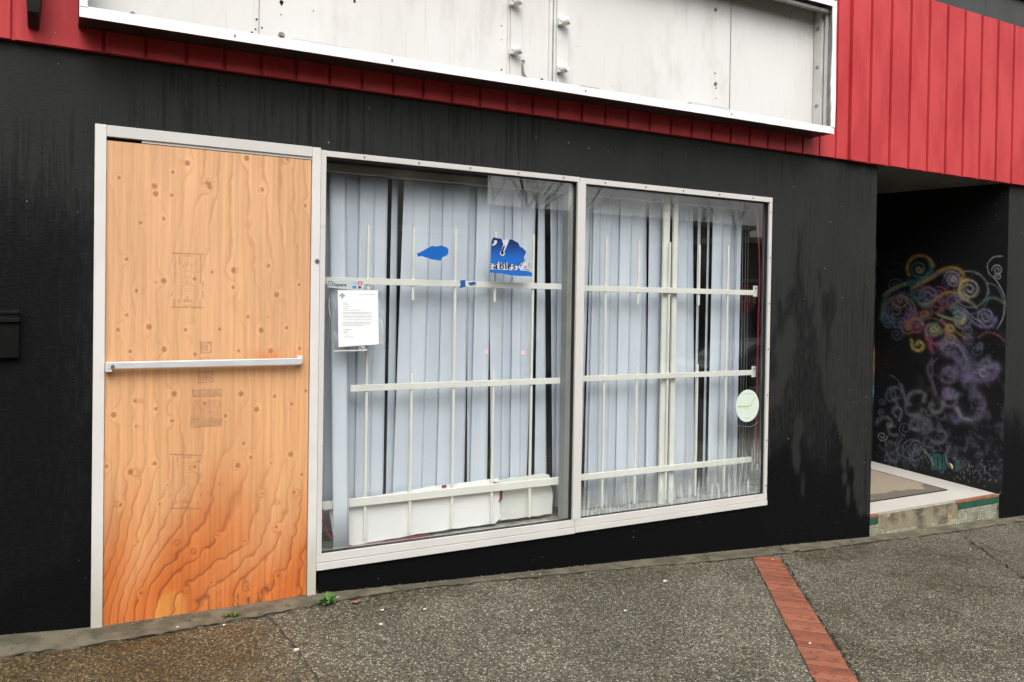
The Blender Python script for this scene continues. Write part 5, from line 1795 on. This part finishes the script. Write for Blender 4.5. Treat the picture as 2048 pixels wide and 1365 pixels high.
def bare_tree(x, y, h, label, seed):
    r = random.Random(seed); T = thing('bare_tree', (x, y, gz(x, -4.6) - .2), label, 'tree', 'bare street trees across the road')
    base = Vector((x, y, gz(x, -4.6) - .3))
    tb, cb = mb(), mb()
    tb.tube([base, base + Vector((.05, 0, h * .25)), base + Vector((0, .05, h * .45))], [h * .022, h * .018, h * .014], 8)

    def br(p, d, L, rad, dep):
        q = p + d * L
        mid = p + d * L * .5 + Vector((r.uniform(-.05, .05), r.uniform(-.05, .05), 0)) * L
        cb.tube([p, mid, q], [rad, rad * .8, rad * .55], 5, cap=False)
        if dep == 0: return
        for _ in range(2):
            nd = (d + Vector((r.uniform(-.75, .75), r.uniform(-.75, .75), r.uniform(-.1, .6)))).normalized()
            br(q, nd, L * r.uniform(.6, .85), rad * .55, dep - 1)
    for _ in range(5):
        br(base + Vector((0, .03, h * r.uniform(.35, .44))), Vector((r.uniform(-.8, .8), r.uniform(-.8, .8), 1)).normalized(), h * .2, h * .009, 4)
    mt = simple('bark', (.05, .042, .035, 1), .9)
    tb.build('trunk', mt, T); cb.build('crown', mt, T)


p = mirX(1012, 430, 13); bare_tree(p[0], -13, 6.2, 'small bare tree at the far kerb, nearer the boarded door', 3)
p = mirX(1405, 430, 13.5); bare_tree(p[0], -13.5, 6.0, 'bare tree at the far kerb beside the stop sign', 5)
p = mirX(1490, 598, 11)
SS = thing('stop_sign', (p[0], -11, gz(p[0], -4.6) - .2), 'red octagonal stop sign on a steel post across the road', 'sign')
mb().tube([(p[0], -11, -1.6), (p[0], -11, p[2] + .35)], .03, 8).build('post', M_SIGNGREY, SS)
oc = [(p[0] + .38 * math.cos(math.pi / 8 + k * math.pi / 4), -10.96, p[2] + .38 * math.sin(math.pi / 8 + k * math.pi / 4)) for k in range(8)]
mb().plate(oc, (0, 1, 0), .01).build('plate', simple('stop_red', (.42, .02, .02, 1), .4), SS)
o = text_obj('lettering', 'STOP', (0, 0, 0), .30, M_WHITE, None)
o.parent = SS; o.rotation_euler = (0, 0, math.pi); o.location = (.36, .06, p[2] - .10 - SS.location.z)


def car(name, label, x, y, ang, col, lit=False):
    z = gz(x, -4.6) - .15 + (y + 4.6) * .004
    T = thing(name, (x, y, z), label, 'car', 'cars across the road')
    T.rotation_euler = (0, 0, ang)
    paint = simple('car_paint_' + name, col, .25, var=.05)
    prof = [(-2.2, .35), (-2.25, .8), (-2.1, 1.0), (-1.35, 1.08), (-.7, 1.5), (.6, 1.55), (1.35, 1.12), (2.0, 1.05), (2.2, .9), (2.22, .4)]

    def add(b, nm, m_):
        me_o = b.build(nm, m_, None); me_o.parent = T; return me_o
    b = mb(); b.plate([(a, -.88, c) for a, c in prof], (0, 1, 0), 1.76); add(b, 'body', paint).modifiers.new('bevel', 'BEVEL').width = .07
    b = mb(); b.plate([(-1.15, -.89, 1.1), (-.66, -.89, 1.43), (.55, -.89, 1.47), (1.15, -.89, 1.12)], (0, 1, 0), 1.78); add(b, 'window', M_FWIN)
    for sx in (-1.35, 1.35):
        for sy in (-.9, .72):
            w = mb().disc((sx, sy, .33), (0, 1, 0), .33, .19, 18); w_ = add(w, 'wheel', M_GASKET)
    for sy in (-.7, .5):
        m_ = M_REDTUBE
        if lit:
            m_ = bpy.data.materials.get('tail_lamp_lit')
            if m_ is None:
                t = NT('tail_lamp_lit'); t.set('Base Color', (.6, .02, .02, 1)); t.b.inputs['Emission Color'].default_value = (1, .05, .04, 1); t.b.inputs['Emission Strength'].default_value = 4; m_ = t.m
        b = mb(); b.box(-2.262, -2.23, sy, sy + .13, .74, .84); add(b, 'tail_lamp', m_)
    return T


p = mirX(998, 633, 20)
car('parked_car', 'dark car in the car park with its tail lamps lit', p[0] + 1.2, -21, math.atan2(-.80, .60), (.05, .05, .055, 1), True)
p = mirX(1470, 720, 13)
car('parked_car', 'silver car parked at the far kerb by the stop sign', p[0], -12.2, R(4), (.10, .10, .105, 1))
